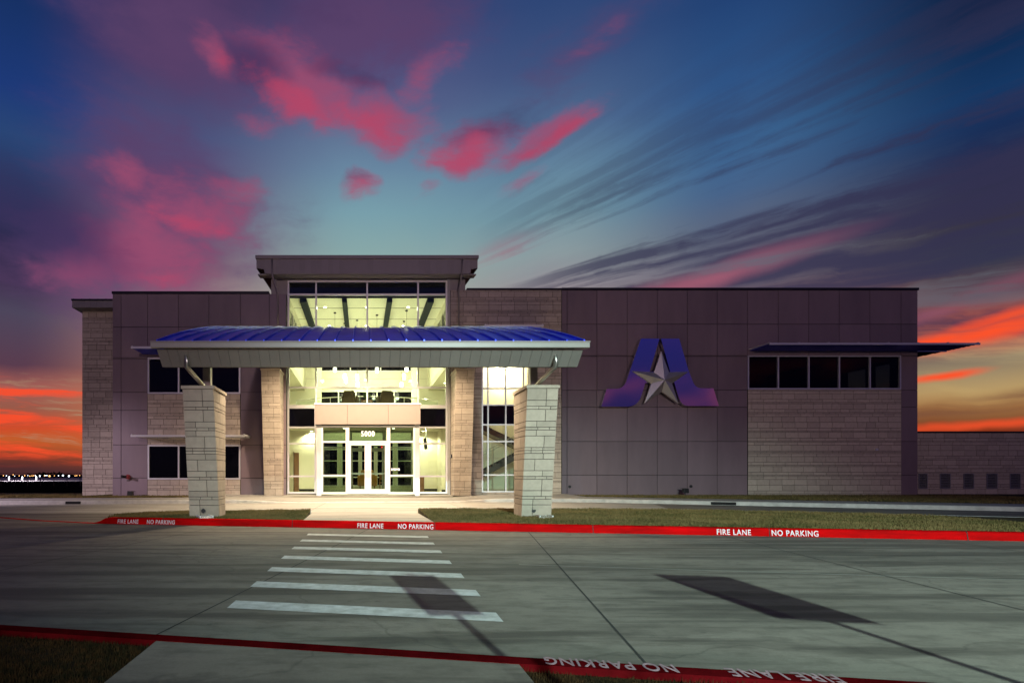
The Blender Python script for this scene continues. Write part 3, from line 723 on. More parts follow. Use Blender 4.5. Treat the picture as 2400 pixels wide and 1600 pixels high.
# ---- far left block with its little shed roof
stone_wall(X(192.6, DB), -12.2, 0, Z(722, DB), DB, seed=5, thick=.3)
G().box(X(192.6, DB) + .02, -11.7, DB + .3, 44, 0, 9.4).build('wing_core', 'panel_gap', B)
g = G().box(-14.36, -12.2, 27.42, 44, 9.40, 9.80)
rf = g.build('shed_roof', 'fascia_dark', B)
for i in range(6): G().box(-14.3 + i * .4, -14.27 + i * .4, 27.40, 44, 9.80, 9.845).build('seam', 'coping', rf)
for i in range(7): G().box(-14.36 + i * .305, -14.36 + i * .305 + .295, 27.405, 27.42, 9.41, 9.74).build('fascia_board', 'fascia_dark', rf)
G().box(-14.38, -12.2, 27.36, 27.42, 9.74, 9.82).build('gutter', 'coping', rf)
# ---- right wing
rx = [X(v, DR) for v in (1316.5, 1329, 1399, 1470, 1540.5, 1611, 1681, 1752, 1824, 1895.6, 1967, 2039, 2112, 2151)]
rz_ = [Z(v, DR) for v in (1166, 1113, 1034, 953.5, 914, 835, 759.5, 680)]
ux0, ux1 = X(1752, DR), X(2111.5, DR)
panel_wall(rx, rz_, DR, [(ux0, ux1, rz_[0] - 1, Z(833, DR))])
coping(rx[0], rx[-1] + .03, DR, rz_[-1])
window(ux0 + .004, ux1 - .004, Z(912, DR), Z(833, DR), DR - .02, [X(v, DR) for v in (1824, 1895.6, 1967, 2039)], m='dim_glass', depth=.14, w=.06)
stone_wall(ux0 + .004, ux1 - .004, rz_[0], Z(912.5, DR), DR - .03, seed=9, name='stone_band', join_small=True)
xe = rx[-1]
G().box(rx[0], xe - .02, DR + .3, 44, 0, 4.9).build('wing_core', 'panel_gap', B)
G().box(rx[0], ux0 - .1, DR + .3, 44, 4.9, rz_[-1] - .05).build('wing_core', 'panel_gap', B)
G().box(ux0 - .1, xe - .02, DR + .3, 44, 7.5, rz_[-1] - .05).build('roof_deck', 'panel_gap', B)
G().box(ux0 - .1, xe - .02, 36, 44, 4.9, 7.5).build('wing_core', 'panel_gap', B)
g = G()                                                     # right end wall with two side windows
for y0, y1, z0, z1 in ((DR + .3, 27.76, 4.9, 7.5), (28.76, 29.1, 4.9, 7.5), (30.4, 36, 4.9, 7.5), (27.76, 28.76, 6.73, 7.5), (29.1, 30.4, 6.73, 7.5)): g.box(xe - .25, xe - .02, y0, y1, z0, z1)
g.build('end_wall', 'panel_gap', B)
for y0, y1 in ((27.76, 28.76), (29.1, 30.4)): G().box(xe - .12, xe - .108, y0, y1, 4.9, 6.73).build('side_pane', 'dim_glass', B)
sunshade(18.5, 28.07, DR, 1.4, 7.08)
s = sunshade(xe + .02, 28.07, 31.5, 4.85, 7.082, n=10, blade='coping')
# ---- low annex with louvres
lv = [(X(a, DA), X(b, DA), Z(1145, DA), Z(1109, DA)) for a, b in ((2152.6, 2174), (2203, 2228), (2258, 2283), (2312, 2338), (2367, 2392), (2421, 2447))]
stone_wall(xe - .1, 37.5, 0, 3.26, DA, lv, seed=14, join_small=True, name='annex_wall')
G().box(xe - .1, 37.5, DA + .26, 40, 0, 3.2).build('wing_core', 'panel_gap', B)
coping(xe - .02, 37.5, DA, 3.26, h=.08)
for a, b, c, d in lv:
    g = G().box(a, b, DA - .01, DA + .08, d - .04, d).box(a, b, DA - .01, DA + .08, c, c + .04).box(a, a + .04, DA - .01, DA + .08, c + .04, d - .04).box(b - .04, b, DA - .01, DA + .08, c + .04, d - .04)
    f_ = g.build('louvre', 'frame_dark', B)
    for i in range(8):
        z = c + .05 + i * (d - c - .1) / 8
        G().hexa([(a + .04, DA, z), (b - .04, DA, z), (b - .04, DA + .06, z + .05), (a + .04, DA + .06, z + .05), (a + .04, DA, z + .012), (b - .04, DA, z + .012), (b - .04, DA + .06, z + .062), (a + .04, DA + .06, z + .062)]).build('slat', 'frame_dark', f_)
# ---- stair tower
sx0, sx1, sz0, sz1 = X(1129.4, DS), X(1241, DS), Z(1153, DS), Z(775, DS)
tz1 = Z(679.5, DS)
stone_wall(4.12, X(1316, DS), .1, tz1, DS, [(sx0, sx1, sz0, sz1)], seed=2, join_small=True, thick=.22)
coping(4.88, X(1316, DS) + .02, DS, tz1, h=.08)
G().box(9.28, 9.3, DS + .02, DR + .3, .1, tz1 - .02).build('return_wall', 'stone', B)
rows = [Z(v, DS) for v in (1112.5, 1034, 994.5, 948.5, 909.4, 850)]
window(sx0, sx1, sz0, sz1, DS + .02, [X(v, DS) for v in (1144.3, 1186, 1228)], rows, frame='alum', w=.062, pane_m=lambda i, j: 'black_glass' if j == 3 else 'clear_glass', name='stair_window')
sunshade(5.43, 8.03, DS, 1.4, 7.74)
# stairwell
g = G().box(5.3, 9.2, 30.4, 30.6, 0, 9.4).box(9.1, 9.28, DS + .23, 30.4, 0, 9.4).box(5.32, 5.5, DS + .23, 30.4, 0, 9.4)
g.build('stairwell_wall', 'plaster', B)
G().box(5.5, 9.1, DS + .23, 30.4, 8.9, 9.1).build('stairwell_ceiling', 'ceiling', B)
G().box(5.5, 9.1, DS + .1, 30.4, .1, FL).build('stairwell_floor', 'tile_floor', B)
def flight(x0, z0, x1, z1, y0, y1):
    n = max(3, int(abs(z1 - z0) / .17)); sl = G()
    h = .30
    for y in (y0, y1 - .06):
        sl.hexa([(x0, y, z0 - h), (x1, y, z1 - h), (x1, y + .06, z1 - h), (x0, y + .06, z0 - h), (x0, y, z0), (x1, y, z1), (x1, y + .06, z1), (x0, y + .06, z0)])
    s = sl.build('stair_flight', 'stringer', B)
    G().hexa([(x0, y0 + .06, z0 - .26), (x1, y0 + .06, z1 - .26), (x1, y1 - .06, z1 - .26), (x0, y1 - .06, z0 - .26), (x0, y0 + .06, z0 - .2), (x1, y0 + .06, z1 - .2), (x1, y1 - .06, z1 - .2), (x0, y1 - .06, z0 - .2)]).build('soffit', 'plaster_soft', s)
    for i in range(n):
        t0 = i / n; xa = x0 + (x1 - x0) * t0; xb = x0 + (x1 - x0) * (i + 1) / n; z = z0 + (z1 - z0) * (i + .5) / n - .1
        G().box(min(xa, xb), max(xa, xb) + .02, y0 + .06, y1 - .06, z - .03, z).build('tread', 'stringer', s)
    for k in range(4):
        t = k / 3; xx = x0 + (x1 - x0) * t; zz = z0 + (z1 - z0) * t
        G().tube([(xx, y0 + .03, zz - .05), (xx, y0 + .03, zz + .92)], .018, 6).build('baluster', 'steel', s)
    for hh in (.92, .78): G().tube([(x0, y0 + .03, z0 + hh), (x1, y0 + .03, z1 + hh)], .018, 6).build('handrail', 'steel', s)
    return s
flight(5.55, 1.14, 8.2, 2.52, 27.3, 28.5)
flight(8.2, 2.82, 5.55, 4.10, 28.8, 30.0)
G().box(8.2, 9.1, 27.3, 30.0, 2.3, 2.5).build('landing', 'stringer', B)
G().box(5.5, 6.6, 28.6, 30.3, 4.15, 4.40).build('landing', 'plaster_soft', B)

# ---- lobby: curtain wall, vestibule, interior
cx0, cx1 = X(674, DC), X(1048.5, DC)
vx = [X(v, DC) for v in (740.7, 860.6, 980)]
ztop = Z(657, DC)
cw_rows = [Z(v, DC) for v in (950.5, 907.6, 838, 769, 689.7)]
window(cx0, cx1, Z(952.5, DC), ztop, DC, vx, cw_rows[1:], m='clear_glass', frame='alum', w=.075, depth=.16, name='curtain_wall')
for a, b, in ((cx0, vx[0]), (vx[2], cx1)):
    window(a, b, FL, Z(953, DC), DC + .002, [], [Z(v, DC) for v in (1115.5, 1039, 1001)], frame='alum', w=.075, depth=.15, name='curtain_wall', pane_m=lambda i, j: 'black_glass' if j == 3 else 'clear_glass')
# slim return between tower stone and glass
G().box(cx0 - .5, cx0, DC - .02, DC + .3, 0, 10.4).build('jamb_wall', 'fascia_dark', B)
G().box(cx1, 4.118, DC - .2, DC + .2, 0, 10.4).build('jamb_wall', 'fascia', B)
# vestibule
bx0, bx1 = X(737.4, 25.45), X(985.7, 25.45)
bz0, bz1 = Z(994, 25.45), Z(947.5, 25.45)
band = G().box(bx0 + .01, bx1 - .01, 25.48, DC + .1, bz0, bz1).build('entrance_band', 'panel_gap', B)
js = [bx0, X(814, 25.45), X(910, 25.45), bx1]
for a, b in zip(js[:-1], js[1:]): G().stone(a + .006, b - .006, 25.45, 25.478, bz0, bz1, .004).build('panel', 'band_panel', band)
G().box(bx0 - .03, bx1 + .03, 25.42, DC + .1, bz1 + .003, bz1 + .06).build('cap', 'alum_white', band)
v0, v1 = X(752.7, DV), X(973, DV)
G().box(X(741.6, DV), v0 - .003, DV, DC + .12, FL - .1, bz0 - .002).build('vestibule_pier', 'alum', B)
G().box(v1 + .003, X(983.3, DV), DV, DC + .12, FL - .1, bz0 - .002).build('vestibule_pier', 'alum', B)
p0, p1 = X(814.5, DV), X(910.2, DV)
zt, z1_, z2_ = Z(997, DV), Z(1034.8, DV), Z(1114, DV)
for a, b in ((v0, p0), (p1, v1)):
    window(a, b, FL, zt, DV, [], [z2_, z1_], m='tint_glass', frame='alum_white', w=.085, depth=.14, name='sidelight')
tr = window(p0 + .003, p1 - .003, z1_ - .03, zt, DV, [], [], m='tint_glass', frame='alum_white', w=.075, depth=.14, name='transom')
xm = X(862.4, DV)
for a, b, hs in ((p0 + .01, xm - .006, 1), (xm + .006, p1 - .01, -1)):
    st = .145
    zt_ = z1_ - .04
    g = G().box(a, a + st, DV + .02, DV + .07, FL + .01, zt_).box(b - st, b, DV + .02, DV + .07, FL + .01, zt_).box(a + st, b - st, DV + .02, DV + .07, FL + .01, FL + .22).box(a + st, b - st, DV + .02, DV + .07, zt_ - .12, zt_)
    dr = g.build('door', 'alum_white', B)
    G().box(a + st - .003, b - st + .003, DV + .04, DV + .05, FL + .217, zt_ - .117).build('pane', 'tint_glass', dr)
    hx = b - .07 if hs == 1 else a + .07
    G().tube([(hx, DV + .03, 1.05), (hx, DV - .05, 1.07), (hx, DV - .05, 1.35), (hx, DV + .03, 1.37)], .013, 8).build('handle', 'steel', dr)
    G().box(a + .09, b - .09, DV + .08, DV + .12, 1.18, 1.24).build('push_bar', 'steel', dr)
    G().box(a + .2, b - .35, DV + .075, DV + .12, zt_ - .16, zt_ - .1).build('door_closer', 'frame_dark', dr)
    for zz in (.5, 1.3, 2.1): G().tube([(a + .02 if hs == 1 else b - .02, DV + .012, zz), (a + .02 if hs == 1 else b - .02, DV + .012, zz + .12)], .012, 6).build('hinge', 'alum', dr)
text_mesh('house_number', '5000', .235, 'number_white', tr, (X(862, DV), DV + .055, Z(1021.5, DV)), (R(90), 0, 0), .86, 'CENTER')
# the small print on the right sidelight is unreadable in the photograph: plain white marks
for i, (x_, w_) in enumerate(((917, 3), (921, 2), (924, 4), (929, 3), (933, 4))):
    G().box(X(x_, DV), X(x_ + w_, DV), DV + .05, DV + .056, Z(1102 - (i % 2), DV), Z(1097, DV)).build('window_mark', 'number_white', bpy.data.objects['sidelight.001'])
G().box(X(898, DV), X(900.8, DV), 28.2, 28.24, 2.52, 2.60).build('exit_light', 'exit_red', B)
# inner storefront
iy = 28.4
G().box(-2.1, 2.6, DC + .2, iy + .1, 3.42, 3.5).build('vestibule_ceiling', 'plaster_soft', B)
for a, b in ((-2.05, -.62), (1.1, 2.55)):
    window(a, b, FL, 3.40, iy, [], [1.1, 2.55], m='clear_glass', frame='frame_dark', w=.07, depth=.1, name='inner_storefront')
window(-.61, 1.09, 2.45, 3.40, iy, [], [], m='clear_glass', frame='frame_dark', w=.07, depth=.1, name='inner_storefront')
for a, b in ((-.6, .235), (.245, 1.08)):
    g = G().box(a, a + .09, iy, iy + .05, FL + .01, 2.44).box(b - .09, b, iy, iy + .05, FL + .01, 2.44).box(a + .09, b - .09, iy, iy + .05, FL + .01, FL + .2).box(a + .09, b - .09, iy, iy + .05, 2.34, 2.44)
    dr = g.build('inner_door', 'frame_dark', B)
    G().box(a + .05, b - .05, iy - .05, iy - .01, 1.16, 1.22).build('push_bar', 'steel', dr)
# lobby shell
LX0, LX1, LB = -5.55, 5.28, 34.0
G().box(LX0, LX1, DC + .16, LB, FL - .12, FL).build('lobby_floor', 'tile_floor', B)
G().box(LX0 - .06, LX0, DC + .3, LB, 0, 9.4).build('lobby_wall', 'plaster', B)
G().box(LX1, LX1 + .04, DC + .3, LB, 0, 9.4).build('lobby_wall', 'plaster', B)
bw = G().box(LX0, LX1, LB, LB + .2, 0, 10.3).build('lobby_back_wall', 'plaster', B)
G().box(LX0, LX1, LB - .02, LB - .001, 7.0, 7.05).build('trim', 'plaster_soft', bw)
# upper floor slab and its edge, with the lowered bays at both sides
G().box(LX0, LX1, DC + .17, 31.9, 3.55, 4.42).build('upper_floor', 'plaster_soft', B)
for a, b in ((LX0, -3.5), (4.0, LX1)): G().box(a, b, DC + .3, LB, 6.29, 6.6).build('bay_ceiling', 'plaster_soft', B)
for a, b in ((-3.62, -3.5), (4.0, 4.12)):
    g = G().box(a, b, DC + .3, LB, 6.6, 8.3).box(a, b, DC + .3, LB, 9.2, 10.3)
    for k in range(6): g.box(a, b, DC + .3 + k * 1.48, DC + .4 + k * 1.48, 8.3, 9.2)
    w_ = g.build('clerestory_wall', 'plaster', B)
    for k in range(5): G().box(a + .05, a + .07, DC + .4 + k * 1.48, DC + .3 + (k + 1) * 1.48, 8.3, 9.2).build('pane', 'black_glass', w_)
G().box(-3.5, 4.0, DC + .3, LB, 9.62, 9.7).build('lobby_ceiling', 'ceiling', B)
G().box(-3.5, 4.0, DC + .17, DC + .3, 9.60, 10.3).build('ceiling_header', 'void', B)
for a, b in ((-3.02, -2.7), (-.99, -.76), (1.165, 1.42), (3.11, 3.42)): G().box(a, b, DC + .32, LB, 9.42, 9.62).build('roof_beam', 'dark_beam', B)
for yy in (28.2, 30.2, 32.2): G().box(-3.5, 4.0, yy, yy + .03, 9.607, 9.619).build('ceiling_joint', 'dark_beam', B)
# windows in the lobby's back wall
window(-2.63, 3.12, 4.45, 6.28, LB - .06, [X(v, LB) for v in (793.5, 834, 883.6, 923.6)], [5.1], m='black_glass', frame='alum_white', w=.07, depth=.055, name='back_window')
window(-2.55, 3.0, 7.46, 8.3, LB - .06, [-.75, 1.1], [], m='black_glass', frame='alum_white', w=.06, depth=.055, name='back_window')
for a, b in ((-3.9, -1.5), (-1.3, -.2), (-.1, .75), (.85, 1.9), (2.1, 4.4)):
    window(a, b, .45, 3.3, LB - .06, [], [1.0, 2.0, 2.7], m='black_glass', frame='alum_white', w=.06, depth=.055, name='back_window')
for a, b in ((-2.78, -2.45), (2.9, 3.28)): G().box(a, b, 32.7, 33.1, 4.0, 9.6).build('pilaster', 'ceiling', B)
G().box(-4.25, -2.2, 30.5, 30.62, FL, 3.55).build('partition', 'plaster', B)
G().box(2.72, 4.15, 30.9, 31.02, FL, 3.55).build('partition', 'plaster', B)
dd_ = G().box(-3.76, -3.5, 30.46, 30.498, FL, 2.36).build('timber_door', 'wood', B)
G().box(-3.80, -3.762, 30.45, 30.498, FL, 2.42).build('jamb', 'stringer', dd_)
for a, b, y_ in ((-3.49, -2.2, 30.48), (2.72, 4.15, 30.88)): G().box(a, b, y_, y_ + .019, FL, FL + .11).build('skirting', 'void', B)
# side rooms on the ground floor
G().box(LX0, -4.25, 29.0, 29.15, FL, 3.55).build('partition', 'plaster', B)
G().box(-4.4, -4.25, 29.15, 31.5, FL, 3.55).build('partition', 'plaster', B)
d_ = G().box(-4.23, -4.2, 29.5, 30.4, FL, 2.4).build('timber_door', 'wood', B)
G().box(-3.75, -3.6, 31.5, 34, FL, 3.55).build('partition', 'plaster', B)
G().box(4.15, LX1, 29.2, 29.35, FL, 3.55).build('partition', 'plaster', B)
G().box(4.15, 4.25, 29.35, 31, FL, 3.55).build('partition', 'plaster', B)
for a, b, y_ in ((LX0, -4.25, 28.98), (4.15, LX1, 29.18)): G().box(a, b, y_, y_ + .019, FL, FL + .11).build('skirting', 'void', B)
# railing on the upper floor (bowed)
rail_pts = []
for i in range(25):
    x = -3.77 + 8.04 * i / 24; u = (x - .25) / 4.02; rail_pts.append((x, 29.8 + 1.8 * u * u))
s = G().tube([(x, y, 5.36) for x, y in rail_pts], .025, 8).build('railing', 'steel', B)
for i in range(0, 25, 3): G().tube([(*rail_pts[i], 4.42), (*rail_pts[i], 5.34)], .02, 6).build('rail_post', 'steel', s)
for i in range(0, 24, 3):
    a, b = rail_pts[i], rail_pts[i + 3]; g = G()
    g.add([(a[0], a[1], 4.5), (b[0], b[1], 4.5), (b[0], b[1], 5.28), (a[0], a[1], 5.28)], [(0, 1, 2, 3)]).build('rail_panel', 'rail_glass', s)
# ---- roof monitor above the lobby
mx0, mx1 = X(635.6, 26.2), X(1090.5, 26.2)
g = G().box(mx0, cx0 - .5, 26.2, 26.35, 9.3, 10.55).box(cx1 + .1, mx1, 26.2, 26.35, 9.6, 10.55).box(cx0 - .5, cx1 + .1, 26.22, 26.35, ztop + .002, 10.55).box(mx0, mx0 + .15, 26.35, 38, 9.0, 10.9).box(mx1 - .15, mx1, 26.35, 38, 9.0, 10.9)
g.build('monitor_wall', 'fascia_dark', B)
yf = 25.45
poly = [(X(a, yf), Z(b, yf)) for a, b in ((600, 606), (1120.5, 606), (1117, 628), (1104, 630), (1103, 640), (1084, 642), (636, 642), (620, 640), (618, 630), (603, 628))]
zf0, zf1 = Z(642, yf), Z(599, yf)
g = G(); g.prism_y(poly[::-1], yf + .03, yf + .10)
roof = g.build('monitor_roof', 'fascia_dark', B)
n = 36; xa, xb = X(621, yf), X(1102, yf)
for i in range(n):
    a = xa + (xb - xa) * i / n; b = xa + (xb - xa) * (i + 1) / n
    G().box(a + .004, b - .004, yf + .012, yf + .03, zf0 + .02, Z(607, yf)).build('fascia_board', 'fascia_dark', roof)
ra, rb = X(600, yf), X(1120.5, yf)
G().hexa([(ra, yf + .11, zf1 - .12), (rb, yf + .11, zf1 - .12), (rb, 38, zf1 + 1.0), (ra, 38, zf1 + 1.0), (ra, yf + .11, zf1 - .04), (rb, yf + .11, zf1 - .04), (rb, 38, zf1 + 1.08), (ra, 38, zf1 + 1.08)]).build('roof_deck', 'coping', roof)
for sx_, sg_ in ((ra, 1), (rb - .05, 1)):
    G().hexa([(sx_, yf + .11, zf1 - .55), (sx_ + .05, yf + .11, zf1 - .55), (sx_ + .05, 38, zf1 + .5), (sx_, 38, zf1 + .5), (sx_, yf + .11, zf1 - .121), (sx_ + .05, yf + .11, zf1 - .121), (sx_ + .05, 38, zf1 + .99), (sx_, 38, zf1 + .99)]).build('verge_board', 'fascia_dark', roof)
G().hexa([(ra + .06, yf + .12, zf0 + .0), (rb - .06, yf + .12, zf0 + .0), (rb - .06, 26.21, zf0 + .07), (ra + .06, 26.21, zf0 + .07), (ra + .06, yf + .12, zf0 + .05), (rb - .06, yf + .12, zf0 + .05), (rb - .06, 26.21, zf0 + .12), (ra + .06, 26.21, zf0 + .12)]).build('soffit', 'fascia', roof)
G().box(ra - .02, rb + .02, yf - .07, yf + .028, Z(607, yf) + .003, zf1).build('gutter', 'fascia_dark', roof, bevel=.01)
for i in range(25):
    x = ra + .08 + (rb - ra - .2) * i / 24
    G().hexa([(x, yf + .02, zf1 - .02), (x + .03, yf + .02, zf1 - .02), (x + .03, 38, zf1 + 1.08), (x, 38, zf1 + 1.08), (x, yf + .02, zf1 + .035), (x + .03, yf + .02, zf1 + .035), (x + .03, 38, zf1 + 1.13), (x, 38, zf1 + 1.13)]).build('seam', 'coping', roof)
for pts in (((637, 607, yf - .03), (638, 644, yf - .03), (651, 688, 25.72), (651, 760, 25.72)), ((1083, 607, yf - .03), (1082, 644, yf - .03), (1075, 678, 25.92), (1075, 770, 25.92))):
    G().tube([(X(a, d), d, Z(b, d)) for a, b, d in pts], .045, 8).build('downspout', 'fascia_dark', roof, True)
# ---- small fittings on the walls
for px_, py_ in ((1335, 1140), (1619, 1139)):
    x, z = X(px_, DR), Z(py_, DR); G().tube([(x, DR - .03, z), (x, DR + .01, z)], [.07, .07], 14).build('wall_vent', 'black_plastic', B)
x, z = X(2051, DR), Z(1053, DR); G().box(x - .07, x + .07, DR - .1, DR - .03, z - .05, z + .05).build('junction_box', 'alum', B)

# ================================================================== THE ENTRANCE CANOPY
CN = thing('entrance_canopy', 'drive-through entrance canopy with curved blue metal roof on four limestone columns', 'canopy', (.18, 18, 0))
CA, CB = -4.47, 4.79                                         # canopy sides
def zr(y): t = y - 12.0; return 4.02 + .385 * t - .0118 * t * t
YB = 24.6
def battered(x0, x1, yb, yt, yk, z0, z1, seed, cap=True):
    """stone column: back upright, front leaning out towards the top"""
    rng = random.Random(seed)
    fr = lambda z: yb + (yt - yb) * (z - z0) / (z1 - z0)
    e = .014
    core = G().hexa([(x0 + e, fr(z0) + e, z0), (x1 - e, fr(z0) + e, z0), (x1 - e, yk - e, z0), (x0 + e, yk - e, z0), (x0 + e, fr(z1) + e, z1), (x1 - e, fr(z1) + e, z1), (x1 - e, yk - e, z1), (x0 + e, yk - e, z1)]).build('column', 'mortar', CN)
    z = z1; k = seed; gp = .006; c = .004
    def blk(p):                                              # p: 4 outer corners (a at z0,b at z0,b at z1,a at z1) + inward vector
        (a, b, cc, d), iv = p
        iv = Vector(iv); vs = [Vector(q) for q in (a, b, cc, d)]
        m_ = sum(vs, Vector()) / 4
        inn = [q + iv for q in vs]
        o2 = [q + iv.normalized() * c for q in vs]
        o3 = []
        for i in range(4):
            q = vs[i]; pr = vs[i - 1]; nx = vs[(i + 1) % 4]
            o3.append(q + (pr - q).normalized() * c + (nx - q).normalized() * c)
        G().add(inn + o2 + o3, [(8, 9, 10, 11), (4, 5, 9, 8), (5, 6, 10, 9), (6, 7, 11, 10), (7, 4, 8, 11), (0, 1, 5, 4), (1, 2, 6, 5), (2, 3, 7, 6), (3, 0, 4, 7), (1, 0, 3, 2)]).build('stone', 'stone', core)
    while z - z0 > .03:
        t = PAT[k % 19]; k += 1; h = min(HT[t], z - z0)
        if z - h - z0 < .06: h = z - z0
        a, b = z - h + gp, z - gp
        W = x1 - x0
        cuts = rng.choice(([0, .36, 1], [0, .63, 1])) if t != 'S' else rng.choice(([0, .22, .6, 1], [0, .4, .78, 1]))
        for u, v in zip(cuts[:-1], cuts[1:]):
            xa, xb = x0 + W * u + (gp if u else 0), x0 + W * v - (gp if v < 1 else 0)
            dy = rng.uniform(-.002, .002)
            blk((((xa, fr(a) + dy, a), (xb, fr(a) + dy, a), (xb, fr(b) + dy, b), (xa, fr(b) + dy, b)), (0, .09, 0)))
        s0 = rng.choice((.3, .45, .6))
        for u, v in ((0, s0), (s0, 1)):
            ya = lambda zz, w_: fr(zz) + .095 + (yk - fr(zz) - .095) * w_
            g0, g1 = (gp if u else 0), (gp if v < 1 else 0)
            blk((((x1, ya(a, u) + g0, a), (x1, ya(a, v) - g1, a), (x1, ya(b, v) - g1, b), (x1, ya(b, u) + g0, b)), (-.09, 0, 0)))
            blk((((x0, ya(a, v) - g1, a), (x0, ya(a, u) + g0, a), (x0, ya(b, u) + g0, b), (x0, ya(b, v) - g1, b)), (.09, 0, 0)))
        z -= h
    G().box(x0 - .03, x1 + .03, yt - .03, yk + .03, z1 + .002, z1 + .078).build('cap', 'stone', core, bevel=.008)
    return core
cl = battered(-4.2, -3.48, 13.47, 12.92, 14.07, .10, 3.145, 0)
cr = battered(3.84, 4.56, 13.42, 12.92, 14.08, .12, 3.16, 0)
battered(-4.49, -3.68, 25.3, 24.5, 26.22, .2, 5.77, 3)
battered(4.13, 4.94, 25.3, 24.5, 25.96, .2, 5.77, 7)
for c_, xd, zd in ((cl, -3.85, .28), (cr, 4.13, .29)):
    G().tube([(xd, 13.44, zd), (xd, 13.39, zd)], [.052, .052], 14).build('drain_hole', 'black_plastic', c_)
    G().tube([(xd, 13.40, zd), (xd, 13.375, zd)], [.062, .056], 14, cap=False).build('drain_collar', 'galv', c_)
# roof panels with raised seams
NP = 24; pw_ = (CB - CA) / NP
ysr = [12.0 + (YB - 12.0) * (i / 16) for i in range(17)]
for i in range(NP):
    a = CA + i * pw_; b = a + pw_
    rings = []
    for y in ysr:
        z = zr(y); rings.append([(a, y, z - .02), (b, y, z - .02), (b, y, z), (a + .03, y, z), (a + .028, y, z + .055), (a + .004, y, z + .055)])
    G().loft(rings).build('roof_panel', 'roof_metal', CN)
G().loft([[(CB - .01, y, zr(y) - .02), (CB + .025, y, zr(y) - .02), (CB + .025, y, zr(y) + .055), (CB - .01, y, zr(y) + .055)] for y in ysr]).build('roof_verge', 'roof_metal', CN)
# gutter and battered fascia
G().box(CA - .09, CB + .09, 11.90, 12.02, 3.875, 4.0).build('gutter', 'fascia', CN, bevel=.012)
G().box(CA - .09, CB + .09, 11.885, 11.90, 3.985, 4.015).build('gutter_lip', 'fascia_dark', CN)
G().hexa([(CA, 12.40, 3.56), (CB, 12.40, 3.56), (CB, 12.5, 3.56), (CA, 12.5, 3.56), (CA, 12.06, 3.872), (CB, 12.06, 3.872), (CB, 12.5, 3.872), (CA, 12.5, 3.872)]).build('fascia_core', 'panel_gap', CN)
nb = 42
for i in range(nb):
    a = CA + (CB - CA) * i / nb; b = CA + (CB - CA) * (i + 1) / nb; e = .003
    G().hexa([(a + e, 12.375, 3.555), (b - e, 12.375, 3.555), (b - e, 12.398, 3.555), (a + e, 12.398, 3.555), (a + e, 12.035, 3.87), (b - e, 12.035, 3.87), (b - e, 12.058, 3.87), (a + e, 12.058, 3.87)]).build('fascia_board', 'fascia', CN)
ysf = [12.45 + (YB - 12.45) * i / 16 for i in range(17)]
for a, b in ((CA, CA + .05), (CB - .05, CB)):
    G().loft([[(a, y, max(zr(y) - .48, 3.56)), (b, y, max(zr(y) - .48, 3.56)), (b, y, zr(y) - .022), (a, y, zr(y) - .022)] for y in ysf]).build('verge_board', 'fascia', CN)
G().loft([[(CA + .05, y, max(zr(y) - .47, 3.6)), (CB - .05, y, max(zr(y) - .47, 3.6)), (CB - .05, y, max(zr(y) - .42, 3.65)), (CA + .05, y, max(zr(y) - .42, 3.65))] for y in ysf]).build('soffit', 'fascia', CN)
G().box(CA + .06, CB - .06, YB - .1, YB, zr(YB) - .46, zr(YB) - .025).build('rear_board', 'fascia', CN)
for xp in (-3.83, 4.2):
    G().box(xp - .09, xp + .09, 13.6, 13.78, 3.225, zr(13.7) - .44).build('post', 'fascia_dark', CN)
for xp in (-4.08, 4.54):
    G().box(xp - .12, xp + .12, 25.2, 25.45, 5.84, 6.05).build('post', 'fascia_dark', CN)
    G().box(xp - .12, xp + .12, 24.3, 25.45, 6.05, 6.3).build('bracket', 'fascia_dark', CN)
for sx in ((-3.87, -3.82), (4.23, 4.16)):
    G().tube([(sx[0], 12.16, 3.9), (sx[0], 12.16, 3.62), (sx[0], 12.18, 3.52), (sx[1], 12.30, 3.44), (sx[1], 13.45, 3.25), (sx[1], 13.62, 3.225)], .052, 12).build('downspout', 'pipe', CN, True)
# recessed lights under the canopy
for xq, yq in ((-2.4, 15.2), (2.8, 15.2), (-2.6, 19.2), (3.0, 19.2), (-2.2, 22.6), (.2, 22.8), (2.6, 22.6)):
    z = max(zr(yq) - .47, 3.6) - .004
    f_ = G().tube([(xq, yq, z), (xq, yq, z - .03)], [.13, .12], 16).build('downlight', 'lamp_warm', CN)
    lamp('downlight_beam', 'SPOT', (xq, yq, z - .06), CN, 1750 if yq > 20 else 950, (1, .80, .56), .08, aim=(xq, yq + (.9 if yq > 20 else .5), 0), angle=150, blend=.7)
# splash blocks at the drain holes
for x_, y_, rz0 in ((-3.72, 13.05, .5), (4.3, 13.12, -.1)):
    g = G().hexa([(-.16, -.22, 0), (.16, -.22, 0), (.12, .2, 0), (-.12, .2, 0), (-.16, -.22, .03), (.16, -.22, .03), (.12, .2, .05), (-.12, .2, .05)]).box(-.16, -.13, -.22, .2, .03, .07).box(.13, .16, -.22, .2, .03, .07)
    o = g.build('splash_block', 'pvc', None, org=(0, 0, 0)); o.location = (x_, y_, .13); o.rotation_euler = (0, 0, rz0)
    tag(o, 'pale concrete splash block lying below the %s column drain' % ('left' if x_ < 0 else 'right'), 'splash block')
bpy.data.objects['splash_block']['label'] = 'grey splash block in the grass of the short island, below a column drain'
bpy.data.objects['splash_block.001']['label'] = 'white splash block in the grass of the long island, below a column drain'

